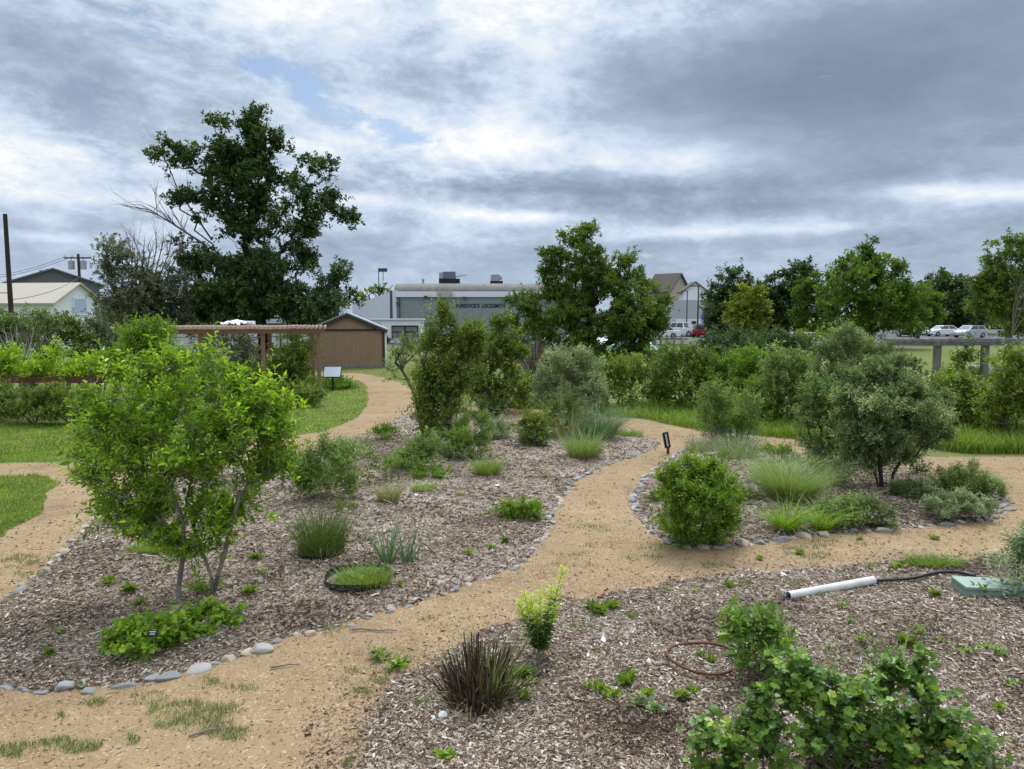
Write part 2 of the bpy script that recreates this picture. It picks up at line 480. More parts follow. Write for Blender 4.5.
G = {
    'catmint': leaf_mat('catmint_leaves', [(0.0, (0.089, 0.163, 0.028)), (0.5, (0.209, 0.319, 0.064)), (1.0, (0.370, 0.482, 0.126))], 0.35),
    'rush':   leaf_mat('rush_stems', [(0.0, (0.045, 0.085, 0.020)), (0.5, (0.095, 0.165, 0.034)), (1.0, (0.20, 0.25, 0.08))], 0.25),
    'herb':   leaf_mat('herb_leaves', [(0.0, (0.053, 0.105, 0.031)), (0.5, (0.128, 0.210, 0.062)), (1.0, (0.255, 0.336, 0.125))], 0.3),
    'plum':   leaf_mat('plum_leaves', [(0.0, (0.089, 0.165, 0.013)), (0.45, (0.210, 0.375, 0.020)), (0.8, (0.421, 0.617, 0.035)), (1.0, (0.699, 0.816, 0.063))], 0.45, 0.38, 0.5),
    'dark':   leaf_mat('dark_leaves', [(0.0, (0.025, 0.053, 0.015)), (0.5, (0.059, 0.105, 0.026)), (1.0, (0.137, 0.195, 0.045))], 0.25, 0.5),
    'mid':    leaf_mat('mid_leaves', [(0.0, (0.072, 0.120, 0.019)), (0.5, (0.171, 0.252, 0.033)), (1.0, (0.384, 0.439, 0.070))], 0.32),
    'bright': leaf_mat('bright_leaves', [(0.0, (0.097, 0.186, 0.014)), (0.5, (0.204, 0.342, 0.027)), (1.0, (0.386, 0.528, 0.061))], 0.4),
    'lime':   leaf_mat('lime_leaves', [(0.0, (0.137, 0.261, 0.020)), (0.5, (0.325, 0.489, 0.038)), (1.0, (0.615, 0.718, 0.081))], 0.45),
    'yellow': leaf_mat('yellow_leaves', [(0.0, (0.113, 0.151, 0.016)), (0.5, (0.215, 0.264, 0.030)), (1.0, (0.354, 0.393, 0.054))], 0.35),
    'olive':  leaf_mat('olive_leaves', [(0.0, (0.075, 0.117, 0.039)), (0.5, (0.181, 0.256, 0.089)), (0.85, (0.362, 0.448, 0.198)), (1.0, (0.595, 0.660, 0.345))], 0.25, 0.45, 0.4),
    'silver': leaf_mat('silver_leaves', [(0.0, (0.132, 0.189, 0.092)), (0.5, (0.315, 0.391, 0.201)), (1.0, (0.652, 0.736, 0.420))], 0.22),
    'sage':   leaf_mat('sage_leaves', [(0.0, (0.095, 0.162, 0.043)), (0.5, (0.236, 0.337, 0.092)), (1.0, (0.474, 0.545, 0.184))], 0.28),
    'blue':   leaf_mat('blue_leaves', [(0.0, (0.046, 0.104, 0.051)), (0.5, (0.103, 0.194, 0.101)), (1.0, (0.218, 0.316, 0.182))], 0.28),
    'ygreen': leaf_mat('yellowish_leaves', [(0.0, (0.060, 0.122, 0.013)), (0.5, (0.147, 0.239, 0.022)), (1.0, (0.293, 0.361, 0.047))], 0.34),
    'grey':   leaf_mat('grey_leaves', [(0.0, (0.070, 0.088, 0.049)), (0.5, (0.150, 0.176, 0.101)), (1.0, (0.299, 0.316, 0.194))], 0.25),
    'lush':   leaf_mat('lush_leaves', [(0.0, (0.055, 0.117, 0.018)), (0.5, (0.135, 0.253, 0.033)), (0.85, (0.248, 0.393, 0.051)), (1.0, (0.472, 0.542, 0.103))], 0.30, 0.42, 0.45),
    'grass':  leaf_mat('grass_blades', [(0.0, (0.098, 0.147, 0.027)), (0.5, (0.187, 0.296, 0.041)), (0.85, (0.310, 0.399, 0.068)), (1.0, (0.538, 0.443, 0.162))], 0.35),
    'dull':   leaf_mat('dull_grass', [(0.0, (0.073, 0.127, 0.034)), (0.6, (0.158, 0.245, 0.068)), (1.0, (0.389, 0.402, 0.176))], 0.3),
    'straw':  leaf_mat('straw_blades', [(0.0, (0.135, 0.149, 0.061)), (0.5, (0.257, 0.270, 0.121)), (1.0, (0.567, 0.513, 0.297))], 0.3),
}
BARK = attr_mat('bark', [(0.0, (0.05, 0.038, 0.028)), (0.5, (0.11, 0.088, 0.068)), (1.0, (0.20, 0.17, 0.14))], nscale=14)
BARKG = attr_mat('grey_bark', [(0.0, (0.10, 0.088, 0.075)), (0.5, (0.18, 0.16, 0.14)), (1.0, (0.30, 0.28, 0.25))], nscale=18)
BARKD = attr_mat('dark_bark', [(0.0, (0.018, 0.014, 0.011)), (0.5, (0.045, 0.036, 0.030)), (1.0, (0.09, 0.075, 0.062))], nscale=16)
STEM = attr_mat('green_stems', [(0.0, (0.07, 0.10, 0.03)), (0.5, (0.13, 0.17, 0.06)), (1.0, (0.22, 0.22, 0.11))])
TWIG = attr_mat('dead_twigs', [(0.0, (0.08, 0.062, 0.052)), (0.5, (0.16, 0.132, 0.115)), (1.0, (0.27, 0.24, 0.21))])
TWIGR = attr_mat('reddish_twigs', [(0.0, (0.06, 0.042, 0.038)), (0.5, (0.115, 0.085, 0.078)), (1.0, (0.19, 0.155, 0.14))])
BURNT = attr_mat('burnt_stalks', [(0.0, (0.016, 0.011, 0.009)), (0.45, (0.075, 0.045, 0.033)), (0.8, (0.17, 0.112, 0.073)), (1.0, (0.36, 0.29, 0.19))])
M_SAND, M_MULCH, M_TURF, M_ASPH = sand_mat(), mulch_mat(), turf_mat(), asphalt_mat()
M_CHIP = attr_mat('mulch_chips_wood', [(0.0, (0.030, 0.019, 0.013)), (0.28, (0.102, 0.064, 0.040)), (0.54, (0.240, 0.175, 0.120)), (0.78, (0.43, 0.355, 0.27)), (1.0, (0.70, 0.64, 0.57))], 0.9, 0.15)
M_CRUMB = attr_mat('granite_crumbs', [(0.0, (0.17, 0.116, 0.064)), (0.5, (0.28, 0.200, 0.110)), (0.9, (0.39, 0.295, 0.18)), (1.0, (0.64, 0.54, 0.42))], 0.9, 0.15)

# ------------------------------------------------------------------ the ground
def smooth_poly(pts, step=0.25, jit=0.0, seed=0, closed=True):
    """Catmull-Rom through ground points, resampled, with an uneven edge"""
    p = np.array([(q[0], q[1]) for q in pts], float)
    n = len(p); out = []
    for i in range(n if closed else n - 1):
        if closed:
            a, b, c, d = p[(i - 1) % n], p[i], p[(i + 1) % n], p[(i + 2) % n]
        else:
            a, b, c, d = p[max(i - 1, 0)], p[i], p[i + 1], p[min(i + 2, n - 1)]
        L = np.linalg.norm(c - b)
        m = int(min(max(L / step, 1), 60))
        for k in range(m):
            t = k / m
            out.append(0.5 * ((2 * b) + (-a + c) * t + (2 * a - 5 * b + 4 * c - d) * t * t + (-a + 3 * b - 3 * c + d) * t ** 3))
    if not closed:
        out.append(p[-1])
    out = np.array(out)
    if jit:
        out = out + rs(seed).normal(0, jit, out.shape)
    return out


def gpx(lst):
    return [P(x, y) for x, y in lst]


def inside(poly, pts):
    x, y = pts[:, 0], pts[:, 1]
    r = np.zeros(len(pts), bool)
    a = poly; b = np.roll(poly, -1, 0)
    for (x0, y0), (x1, y1) in zip(a, b):
        if y0 == y1:
            continue
        c = ((y0 > y) != (y1 > y)) & (x < (x1 - x0) * (y - y0) / (y1 - y0) + x0)
        r ^= c
    return r


def edge_dist(poly, pts):
    a = poly; b = np.roll(poly, -1, 0)
    best = np.full(len(pts), 1e9)
    for p, q in zip(a, b):
        d = q - p; L = max(d @ d, 1e-9)
        t = np.clip(((pts - p) @ d) / L, 0, 1)
        best = np.minimum(best, np.linalg.norm(pts - (p + t[:, None] * d), axis=1))
    return best


def lumps(x, y):
    return (np.sin(x * 3.1 + 1.3 * np.sin(y * 2.3)) * np.sin(y * 2.7 + 0.7) * 0.5 + np.sin(x * 7.3 + y * 4.1) * 0.25 + np.sin(y * 9.1 - x * 5.3) * 0.25)


CB = smooth_poly(gpx([(-150, 660), (-60, 690), (5, 687), (45, 692), (80, 690), (115, 687), (150, 682), (185, 673), (215, 664), (240, 656), (262, 648), (290, 637),
                      (320, 631), (350, 623), (385, 612), (420, 602), (455, 589), (490, 577), (515, 566), (533, 553), (543, 540), (548, 525),
                      (556, 506), (567, 490), (583, 477), (602, 467), (625, 459), (646, 452), (660, 446), (650, 438), (600, 431), (540, 423),
                      (470, 412), (425, 411), (400, 417), (375, 430), (340, 442), (280, 457), (190, 468), (130, 482), (106, 498), (98, 515), (80, 535), (60, 555),
                      (35, 578), (8, 598), (-60, 625)]), 0.2, 0.012, 1)
IB = smooth_poly(gpx([(688, 447), (672, 458), (655, 470), (642, 483), (635, 497), (634, 509), (640, 521), (652, 534), (668, 543), (692, 548), (720, 547),
                      (748, 544), (775, 541), (805, 538), (840, 534), (870, 532), (900, 529), (930, 526), (960, 523), (985, 520), (1002, 513), (1006, 502),
                      (990, 490), (950, 478), (900, 468), (850, 460), (800, 454), (755, 447), (715, 443)]), 0.2, 0.012, 2)
FB = smooth_poly(gpx([(330, 830), (352, 775), (372, 748), (388, 720), (402, 692), (425, 665), (462, 643), (510, 622), (560, 606), (620, 593), (690, 580), (760, 572),
                      (850, 566), (930, 560), (1024, 556), (1400, 560)]) + [Vector((9, 2.5, 0)), Vector((4, 1.2, 0)), Vector((-0.5, 1.2, 0))], 0.25, 0.07, 3)
BEDS = [CB, IB, FB]


def bed_z(xy):
    xy = np.atleast_2d(np.asarray(xy, float))[:, :2]
    z = np.zeros(len(xy))
    for k, poly in enumerate(BEDS):
        m = inside(poly, xy)
        if m.any():
            q = xy[m]
            d = np.clip(edge_dist(poly, q) / 0.8, 0, 1)
            s = d * d * (3 - 2 * d)
            z[m] = 0.012 + s * ((0.055 if k < 2 else 0.035) + 0.03 * lumps(q[:, 0], q[:, 1]))
    return z


def bz(p):
    return float(bed_z([(p[0], p[1])])[0])


def sheet(name, poly, z, mat, grid=0.0, hfun=None, region=None):
    """flat or mounded sheet inside an outline"""
    pts = [Vector(p) for p in poly]
    n = len(pts)
    if grid:
        lo, hi = poly.min(0), poly.max(0)
        if region is not None:
            lo, hi = np.maximum(lo, region[0]), np.minimum(hi, region[1])
        gx, gy = np.meshgrid(np.arange(lo[0], hi[0], grid), np.arange(lo[1], hi[1], grid))
        g = np.c_[gx.ravel(), gy.ravel()] + rs(5).uniform(-0.25, 0.25, (gx.size, 2)) * grid
        g = g[inside(poly, g)]
        g = g[edge_dist(poly, g) > grid * 0.4]
        pts += [Vector(p) for p in g]
    vs, es, fs, _, _, _ = delaunay_2d_cdt(pts, [(i, (i + 1) % n) for i in range(n)], [], 1, 1e-5)
    v = np.array([(p.x, p.y) for p in vs])
    zz = np.full(len(v), z) if hfun is None else hfun(v)
    m = MB(); m.add(np.c_[v, zz], np.array([list(f) for f in fs]))
    return kind(m.build(name, mat, smooth=hfun is not None), 'structure')


def build_ground():
    a = np.concatenate([-np.geomspace(6000, 62, 14), np.linspace(-60, 60, 121), np.geomspace(62, 6000, 14)])
    X, Y = np.meshgrid(a, a)
    Z = -1.25 * np.exp(-(((X - 23.5) / 6.5) ** 2 + ((Y - 36.5) / 5.0) ** 2) ** 1.6)
    n = len(a)
    idx = np.arange(n * n).reshape(n, n)
    f = np.stack([idx[:-1, :-1], idx[:-1, 1:], idx[1:, 1:], idx[1:, :-1]], -1).reshape(-1, 4)
    m = MB(); m.add(np.c_[X.ravel(), Y.ravel(), Z.ravel()], f)
    kind(m.build('ground', M_TURF, smooth=True), 'structure')
    sand = smooth_poly(gpx([(-500, 476), (-200, 468), (0, 464), (70, 463), (130, 464), (200, 452), (309, 434), (345, 424), (362, 413), (368, 396), (362, 383), (345, 378), (318, 376),
                            (318, 372.5), (360, 374), (395, 381), (411, 390), (414, 400), (450, 405), (560, 411), (640, 419), (700, 431), (800, 440), (870, 452), (940, 457),
                            (1024, 457), (1400, 462)]) + [Vector((22, 8, 0)), Vector((14, -9, 0)), Vector((-14, -9, 0)), Vector((-22, 6, 0))], 0.4, 0.05, 4)
    sheet('gravel_path', sand, 0.006, M_SAND)
    sheet('mulch_bed', CB, 0.012, M_MULCH, 0.16, bed_z)
    sheet('mulch_bed', IB, 0.012, M_MULCH, 0.16, bed_z)
    sheet('mulch_bed', FB, 0.012, M_MULCH, 0.14, bed_z, ((-2, 2), (9, 10)))
    lot = np.array([(-50, 66), (95, 66), (95, 150), (-50, 150)], float)
    sheet('parking_lot', lot, 0.006, M_ASPH)
    global LAWN
    LAWN = smooth_poly(gpx([(-400, 480), (-100, 478), (0, 477), (48, 478), (57, 484), (48, 498), (36, 516), (14, 531), (-30, 545), (-300, 590)]), 0.3, 0.05, 6)
    sheet('lawn', LAWN, 0.012, M_TURF)
    return sand


SAND = build_ground()


def scatter_px(n, box, seed):
    """random ground points, denser towards the place people stand"""
    r = rs(seed)
    px = r.uniform(box[0], box[2], n); py = r.uniform(box[1], box[3], n)
    q = np.array([P(a, b)[:2] for a, b in zip(px, py)])
    return q


def rand_frames(r, n, flat=0.25):
    a = r.uniform(0, 2 * math.pi, n)
    d = np.c_[np.cos(a), np.sin(a), r.normal(0, flat, n)]
    d = unit(d)
    up = unit(np.c_[r.normal(0, flat * 1.3, n), r.normal(0, flat * 1.3, n), np.ones(n)])
    s = unit(np.cross(d, up)); nn = np.cross(s, d)
    return s, d, nn


CHIP_V = np.array([(-.5, -.5, 0), (.5, -.42, 0), (.38, .5, 0), (-.42, .44, 0), (-.15, -.36, 1), (.1, .38, .8)], float)
CHIP_F = [np.array([[0, 4, 5, 3], [1, 2, 5, 4]]), np.array([[0, 1, 4], [2, 3, 5]])]


def build_chips():
    m = MB(); r = rs(11)
    for k, (poly, n, box) in enumerate([(CB, 200000, (-60, 410, 665, 695)), (IB, 46000, (630, 440, 1010, 550)), (FB, 400000, (300, 552, 1500, 860))]):
        q = scatter_px(n, box, 20 + k)
        q = q + r.normal(0, 0.02, q.shape)
        d = edge_dist(poly, q)
        ins = inside(poly, q)
        keep = ins | ((r.random(len(q)) < np.exp(-d / (0.05 if k < 2 else 0.30)) * (0.4 if k < 2 else 0.6)))
        q = q[keep]; ins = ins[keep]
        dist = np.linalg.norm(q, axis=1)
        z = bed_z(q) + 0.008 + r.uniform(0, 0.006, len(q))
        s, dr, nn = rand_frames(r, len(q), 0.22)
        L = r.lognormal(math.log(0.0195), 0.58, len(q)) * np.clip(dist / 8, 0.85, 1.9) * np.where(ins, 1, .6)
        W = np.minimum(L * r.uniform(0.14, 0.48, len(q)), .022)
        patch = 0.5 + 0.5 * lumps(q[:, 0] * 0.45 + 3, q[:, 1] * 0.45)
        soil = np.clip(1.6 * lumps(q[:, 0] * .55 + 8.1, q[:, 1] * .62 + 2.2) - .25, 0, 1)          # patches of dark, rotted mulch
        val = np.clip(r.beta(1.5, 1.9, len(q)) * 0.98 - 0.20 * (patch - 0.5) - .30 * soil + (0.07 if k == 2 else 0.035) - .12 * ~ins, 0, 1)
        m.inst(CHIP_V, CHIP_F, np.c_[q, z], s, dr, nn, W, L, W * 0.35, val)
    o = m.build('mulch_chips', M_CHIP)
    kind(tag(o, 'loose weathered wood chips covering the planting beds', 'mulch'), 'stuff')
    m = MB()
    q = scatter_px(9000, (-40, 425, 1060, 860), 33)
    q = q[~(inside(CB, q) | inside(IB, q) | inside(FB, q) | inside(LAWN, q)) & inside(SAND, q)]
    q = q[(lumps(q[:, 0] * .5 + 1, q[:, 1] * .6) + r.normal(0, .35, len(q))) > .05]
    s, dr, nn = rand_frames(r, len(q), 0.15)
    L = r.lognormal(math.log(0.022), 0.6, len(q)); W = np.minimum(L * .25, .007)
    m.inst(CHIP_V, CHIP_F, np.c_[q, np.full(len(q), 0.008)], s, dr, nn, W, L, W * .4, r.uniform(.2, .9, len(q)))
    kind(tag(m.build('path_litter', M_CHIP), 'dry straw and bark litter drifted over the paths', 'litter'), 'stuff')
    m = MB()
    q = scatter_px(52000, (-40, 425, 1060, 860), 31)
    ok = ~(inside(CB, q) | inside(IB, q) | inside(FB, q) | inside(LAWN, q)) & inside(SAND, q)
    q = q[ok]
    s, dr, nn = rand_frames(r, len(q), 0.4)
    dist = np.linalg.norm(q, axis=1)
    L = r.lognormal(math.log(0.009), 0.4, len(q)) * np.clip(dist / 6, 0.9, 1.8)
    m.inst(CHIP_V, CHIP_F, np.c_[q, np.full(len(q), 0.005)], s, dr, nn, L * 0.8, L, L * 0.55, r.beta(2, 2, len(q)))
    o = m.build('path_grit', M_CRUMB)
    kind(tag(o, 'tan crushed granite grit lying on the garden paths', 'grit'), 'stuff')


build_chips()

# ------------------------------------------------------------------ plants
KITE_V = np.array([(0, 0, 0), (-.5, .42, .10), (0, 1, -.06), (.5, .42, .10)], float)
KITE_F = [np.array([[0, 3, 2, 1]])]
LEAF_V = np.array([(0, 0, 0), (0, .5, -.03), (0, 1, -.14), (-.42, .30, .10), (-.34, .68, .04), (.42, .30, .10), (.34, .68, .04)], float)
LEAF_F = [np.array([[0, 1, 4, 3], [0, 5, 6, 1]]), np.array([[1, 2, 4], [1, 6, 2]])]
_pa = [(0, .04), (.26, -.10), (.58, .10), (.50, .34), (.60, .66), (.32, .72), (0, 1.0), (-.32, .72), (-.60, .66), (-.50, .34), (-.58, .10), (-.26, -.10)]
PALM_V = np.array([(0, .30, -.05)] + [(x * 0.85, y, .10 * abs(x) + (-.10 if y > .5 else 0.03)) for x, y in _pa], float)
PALM_F = [np.array([[0, 1 + i, 1 + (i + 1) % 12] for i in range(12)])]
TMPL = {'kite': (KITE_V, KITE_F, 0.5), 'leaf': (LEAF_V, LEAF_F, 0.62), 'palm': (PALM_V, PALM_F, 0.62)}


def leaf_frames(r, d, up=0.8, jit=0.55):
    n = len(d)
    nrm = np.array([[0, 0, up]]) + r.normal(0, jit, (n, 3))
    s = unit(np.cross(d, nrm) + 1e-6)
    return s, d, np.cross(s, d)


def twigs(r, mb, starts, dirs, L, per, leaf_len, leaf_w, tmpl, stem=None, droop=0.15, spread=0.8, up=0.8, var=(0.0, 1.0), stem_r=0.003, bright=None):
    """leafy shoots: leaves set round a shoot, tip leaves along it"""
    tv, tf, _ = TMPL[tmpl]
    N = len(starts)
    t = (np.arange(per) + 0.6) / per
    t = np.broadcast_to(t, (N, per)) + r.normal(0, 0.3 / per, (N, per))
    t = np.clip(t, 0.02, 1.02)
    pos = starts[:, None] + dirs[:, None] * (L[:, None] * t)[..., None]
    pos[..., 2] -= droop * L[:, None] * t * t
    ref = np.where(np.abs(dirs[:, 2:3]) > 0.9, np.array([[1.0, 0, 0]]), np.array([[0, 0, 1.0]]))
    s = unit(np.cross(dirs, ref)); u = np.cross(s, dirs)
    ang = np.arange(per)[None] * 2.4 + r.uniform(0, 6.3, (N, 1))
    rad = np.cos(ang)[..., None] * s[:, None] + np.sin(ang)[..., None] * u[:, None]
    d = dirs[:, None] * (1.0 - spread * (1 - t ** 2 * 0.8))[..., None] * 1.1 + rad * spread + r.normal(0, 0.22, (N, per, 3))
    d = unit(d.reshape(-1, 3))
    pos = pos.reshape(-1, 3)
    sd, dd, nn = leaf_frames(r, d, up)
    M = len(pos)
    sz = r.lognormal(0, 0.22, M) * (1.05 - 0.35 * np.repeat(np.abs(t.reshape(-1) - 0.55), 1))
    base = r.beta(2.0, 2.2, M) * 0.75 + np.repeat(r.normal(0, 0.08, N), per) + 0.28 * (t.reshape(-1) ** 3) * r.random(M)
    if bright is not None:
        base = base + np.repeat(bright, per)
    val = np.clip(var[0] + (var[1] - var[0]) * base, 0, 1)
    mb.inst(tv, tf, pos, sd, dd, nn, leaf_w * sz, leaf_len * sz, leaf_len * sz, val)
    if stem is not None:
        e = starts + dirs * L[:, None]; e[:, 2] -= droop * L
        mid = starts + dirs * L[:, None] * .5; mid[:, 2] -= droop * L * .25
        stem.tubes(starts, mid, stem_r, stem_r * .75, 3, r.random(N))
        stem.tubes(mid, e, stem_r * .75, stem_r * .3, 3, r.random(N))


def skeleton(r, roots, targets, rad, kscale=0.45, wob=0.12, updrag=0.5):
    """grow limbs: each target joins the nearest limb that leads up to it; roots: list of node chains"""
    nodes, par, plen = [], [], []
    for ch in roots:
        for i, p in enumerate(ch):
            nodes.append(np.array(p, float)); par.append(len(nodes) - 2 if i else -1)
            plen.append(0.0 if i == 0 else plen[-1] + np.linalg.norm(nodes[-1] - nodes[-2]))
    first = len(nodes)
    cen = np.array([c[-1] for c in roots])
    order = np.argsort(np.min(np.linalg.norm(targets[:, None] - cen[None], axis=2), 1))
    ends = []
    for k in order:
        p = targets[k]
        Nn = np.array(nodes); pl = np.array(plen)
        d = np.linalg.norm(Nn - p, axis=1)
        cost = d + 0.35 * pl + updrag * np.maximum(0, Nn[:, 2] - p[2] + 0.05 * d)
        j = int(np.argmin(cost))
        q = Nn[j]; prev = j
        nseg = 1 if d[j] < 0.15 else (2 if d[j] < 1.0 else 3)
        for s_ in range(1, nseg + 1):
            tt = s_ / nseg
            w = q + (p - q) * tt
            if s_ < nseg:
                w = w + r.normal(0, wob * d[j], 3) * (1, 1, 0.6) - np.array([0, 0, 0.10 * d[j] * math.sin(tt * math.pi)])
            nodes.append(w); par.append(prev); plen.append(plen[prev] + np.linalg.norm(w - nodes[prev])); prev = len(nodes) - 1
        ends.append((k, prev))
    n = len(nodes)
    cnt = np.zeros(n)
    for k, e in ends:
        cnt[e] += 1
    for i in range(n - 1, -1, -1):
        if par[i] >= 0:
            cnt[par[i]] += cnt[i]
    # earlier nodes can be parents of later ones only, so one reverse sweep is enough
    tot = max(cnt.max(), 1)
    R = rad * np.maximum(cnt / tot, 1e-4) ** kscale
    Nn = np.array(nodes)
    e = [(par[i], i) for i in range(n) if par[i] >= 0]
    return Nn, np.array(e), R


def blob_points(r, B, n, shell=0.45):
    vol = (B[:, 3] * B[:, 5]) ** 1.0
    k = r.choice(len(B), n, p=vol / vol.sum())
    d = unit(r.normal(0, 1, (n, 3)))
    q = r.random(n) ** shell
    return B[k, :3] + d * q[:, None] * B[k, 3:6], d, q


def woody(name, label, cat, base, B, mat, bark=None, group=None, leaf=0.06, ratio=0.5, tmpl='kite', lai=3.2, nclu=None, twig=None, per=9, rad=0.05,
          stems=1, fork=0.35, lean=0.15, seed=1, up=0.8, droop=0.15, cluster=0.55, spread=0.8, shell=0.45, outw=0.55, upw=0.45, roots=None, parts=('trunk', 'crown'),
          maxleaf=42000, stem_r=None, extra=None, kscale=0.55, var=(0, 1), tone=0.12):
    """a tree or shrub with limbs that carry leafy shoots; B rows are x y z rx ry rz of crown lobes in world space"""
    r = rs(seed)
    bark = bark or BARK
    base = np.array(base, float)
    t = thing(name, label, cat, base, group)
    B = np.array(B, float).copy(); B[:, :3] -= base
    area = float(np.sum(math.pi * B[:, 3] * B[:, 5])) * 0.8
    nl = int(min(maxleaf * 1.5, 1.9 * lai * area / (leaf * leaf * ratio * 0.6)))
    size = math.sqrt(max(area, 0.01))
    twig = twig or max(leaf * 3.2, 0.10 * size)
    ntw = max(nl // per, 12)
    nclu = nclu or int(np.clip(ntw / (6 if base[1] > 30 else 11), 10, 320))
    pts, dd, q = blob_points(r, B, nclu, shell)
    pts[:, 2] = np.maximum(pts[:, 2], 0.04 * size)
    top = np.average(B[:, :3], axis=0, weights=B[:, 3] * B[:, 5])
    zlow = float((B[:, 2] - B[:, 5]).min())
    if roots is None:
        roots = []
        for k in range(stems):
            a = k * 2.4 + r.uniform(0, 1)
            o = np.array([math.cos(a), math.sin(a), 0]) * (rad * 1.6 if stems > 1 else 0)
            deep = -0.12 - 0.5 * rad
            end = np.array([top[0], top[1], max(max(zlow, 0) * 0.6 + top[2] * fork, 0.03)])
            end[:2] = end[:2] * (0.5 if stems == 1 else 0.35) + o[:2] * (1 + 4 * lean / max(rad, .01) * 0.1) + r.normal(0, lean * 0.3, 2) * end[2]
            roots.append([np.array([0, 0, deep]), o - np.array([0, 0, 0.03])] + [o + (end - o) * s_ + np.append(r.normal(0, 0.04 * end[2], 2), 0) * (s_ < 1) for s_ in (0.33, 0.66, 1.0)])
    else:
        roots = [[np.array([0, 0, -0.1])] + [np.array(p, float) - base for p in ch] for ch in roots]
    N, E, R = skeleton(r, roots, pts, rad, kscale)
    tr = MB()
    keep = R[E[:, 1]] > 0.0006 * size
    E2 = E[keep]
    big = R[E2[:, 0]] > 0.25 * rad
    for sel, kk in ((big, 8), (~big, 4)):
        if sel.any():
            tr.tubes(N[E2[sel, 0]], N[E2[sel, 1]], np.minimum(R[E2[sel, 0]], R[E2[sel, 1]] * 1.7), R[E2[sel, 1]], kk, r.random(sel.sum()) * 0.6 + 0.2)
    cr = MB()
    k = r.integers(0, nclu, ntw)
    cs = 1.35 * cluster * np.sqrt(area / nclu)
    st = pts[k] + r.normal(0, 1, (ntw, 3)) * cs * np.array([0.62, 0.62, 0.45])
    st[:, 2] = np.maximum(st[:, 2], 0.01 * size)
    out = unit(st - (top - np.array([0, 0, 0.35 * top[2]])))
    di = unit(out * outw + np.array([0, 0, upw]) + r.normal(0, 0.42, (ntw, 3)))
    L = twig * np.clip(r.lognormal(-.18, .38, ntw), .4, 2.2)
    br = np.repeat(r.normal(0, tone, nclu), 1)[k]
    near = base[1] < 20
    tw = MB()
    if near:                                  # short branchlets carry each shoot
        tw.tubes(pts[k], st, 1.3 * (stem_r or max(0.0011, 0.013 * leaf)), stem_r or max(0.0011, 0.013 * leaf), 3, 0.4)
    twigs(r, cr, st, di, L, per, leaf, leaf * ratio, tmpl, tw, droop, spread, up, var, stem_r or max(0.0011, 0.013 * leaf), br)
    tr.build(parts[0], bark, t, smooth=True)
    off = cr.n
    for vv, aa in zip(tw.v, tw.a):
        cr.v.append(vv); cr.a.append(aa)
    for ff, _m in tw.f:
        cr.f.append((ff + off, 1))
    cr.n += tw.n
    c = cr.build(parts[1], [mat, bark], t)
    if extra:
        extra(t, r, pts, B)
    return t


def blobs(Y, lst, deep=0.85, seed=0):
    """crown lobes given where they are seen at distance Y: (px, py, rx, ry[, metres nearer or farther])"""
    r = rs(seed + int(Y * 10))
    out = []
    for b in lst:
        dy = b[4] if len(b) > 4 else r.uniform(-0.45, 0.45) * b[2] * Y / FPX
        c = A(b[0], b[1], Y + dy)
        rx, rz = b[2] * (Y + dy) / FPX, b[3] * (Y + dy) / FPX
        out.append((c.x, c.y, c.z, rx, rx * deep, rz))
    return out


def at(px, Y, z=0.0):
    return np.array([A(px, 325, Y).x, Y, z])


def tree_px(name, label, cat, px, Y, lst, mat, seed, group=None, leaf_px=3.5, z=0.0, **kw):
    kw.setdefault('upw', .15); kw.setdefault('cluster', .42); kw.setdefault('twig', 1.9 * kw.get('leaf', max(leaf_px * Y / FPX, 0.03)))
    kw.setdefault('leaf', max(leaf_px * Y / FPX, 0.03))
    return woody(name, label, cat, at(px, Y, z), blobs(Y, [(b[0], b[1] + 5, b[2] * .94, b[3] * .94, *b[4:]) for b in lst], seed=seed), mat, seed=seed, group=group, **kw)


def shrub_px(name, label, cat, px, py, lst, mat, seed, group=None, **kw):
    """a shrub rooted at a pixel of the ground"""
    b = P(px, py)
    kw.setdefault('stems', 5); kw.setdefault('fork', 0.3)
    kw.setdefault('leaf', 0.05); kw.setdefault('rad', 0.022)
    if cat == 'plant':
        kw.setdefault('bark', STEM)
    kw.setdefault('parts', ('stems', 'foliage'))
    return woody(name, label, cat, (b.x, b.y, bz(b)), blobs(b.y, lst, seed=seed), mat, seed=seed, group=group, **kw)


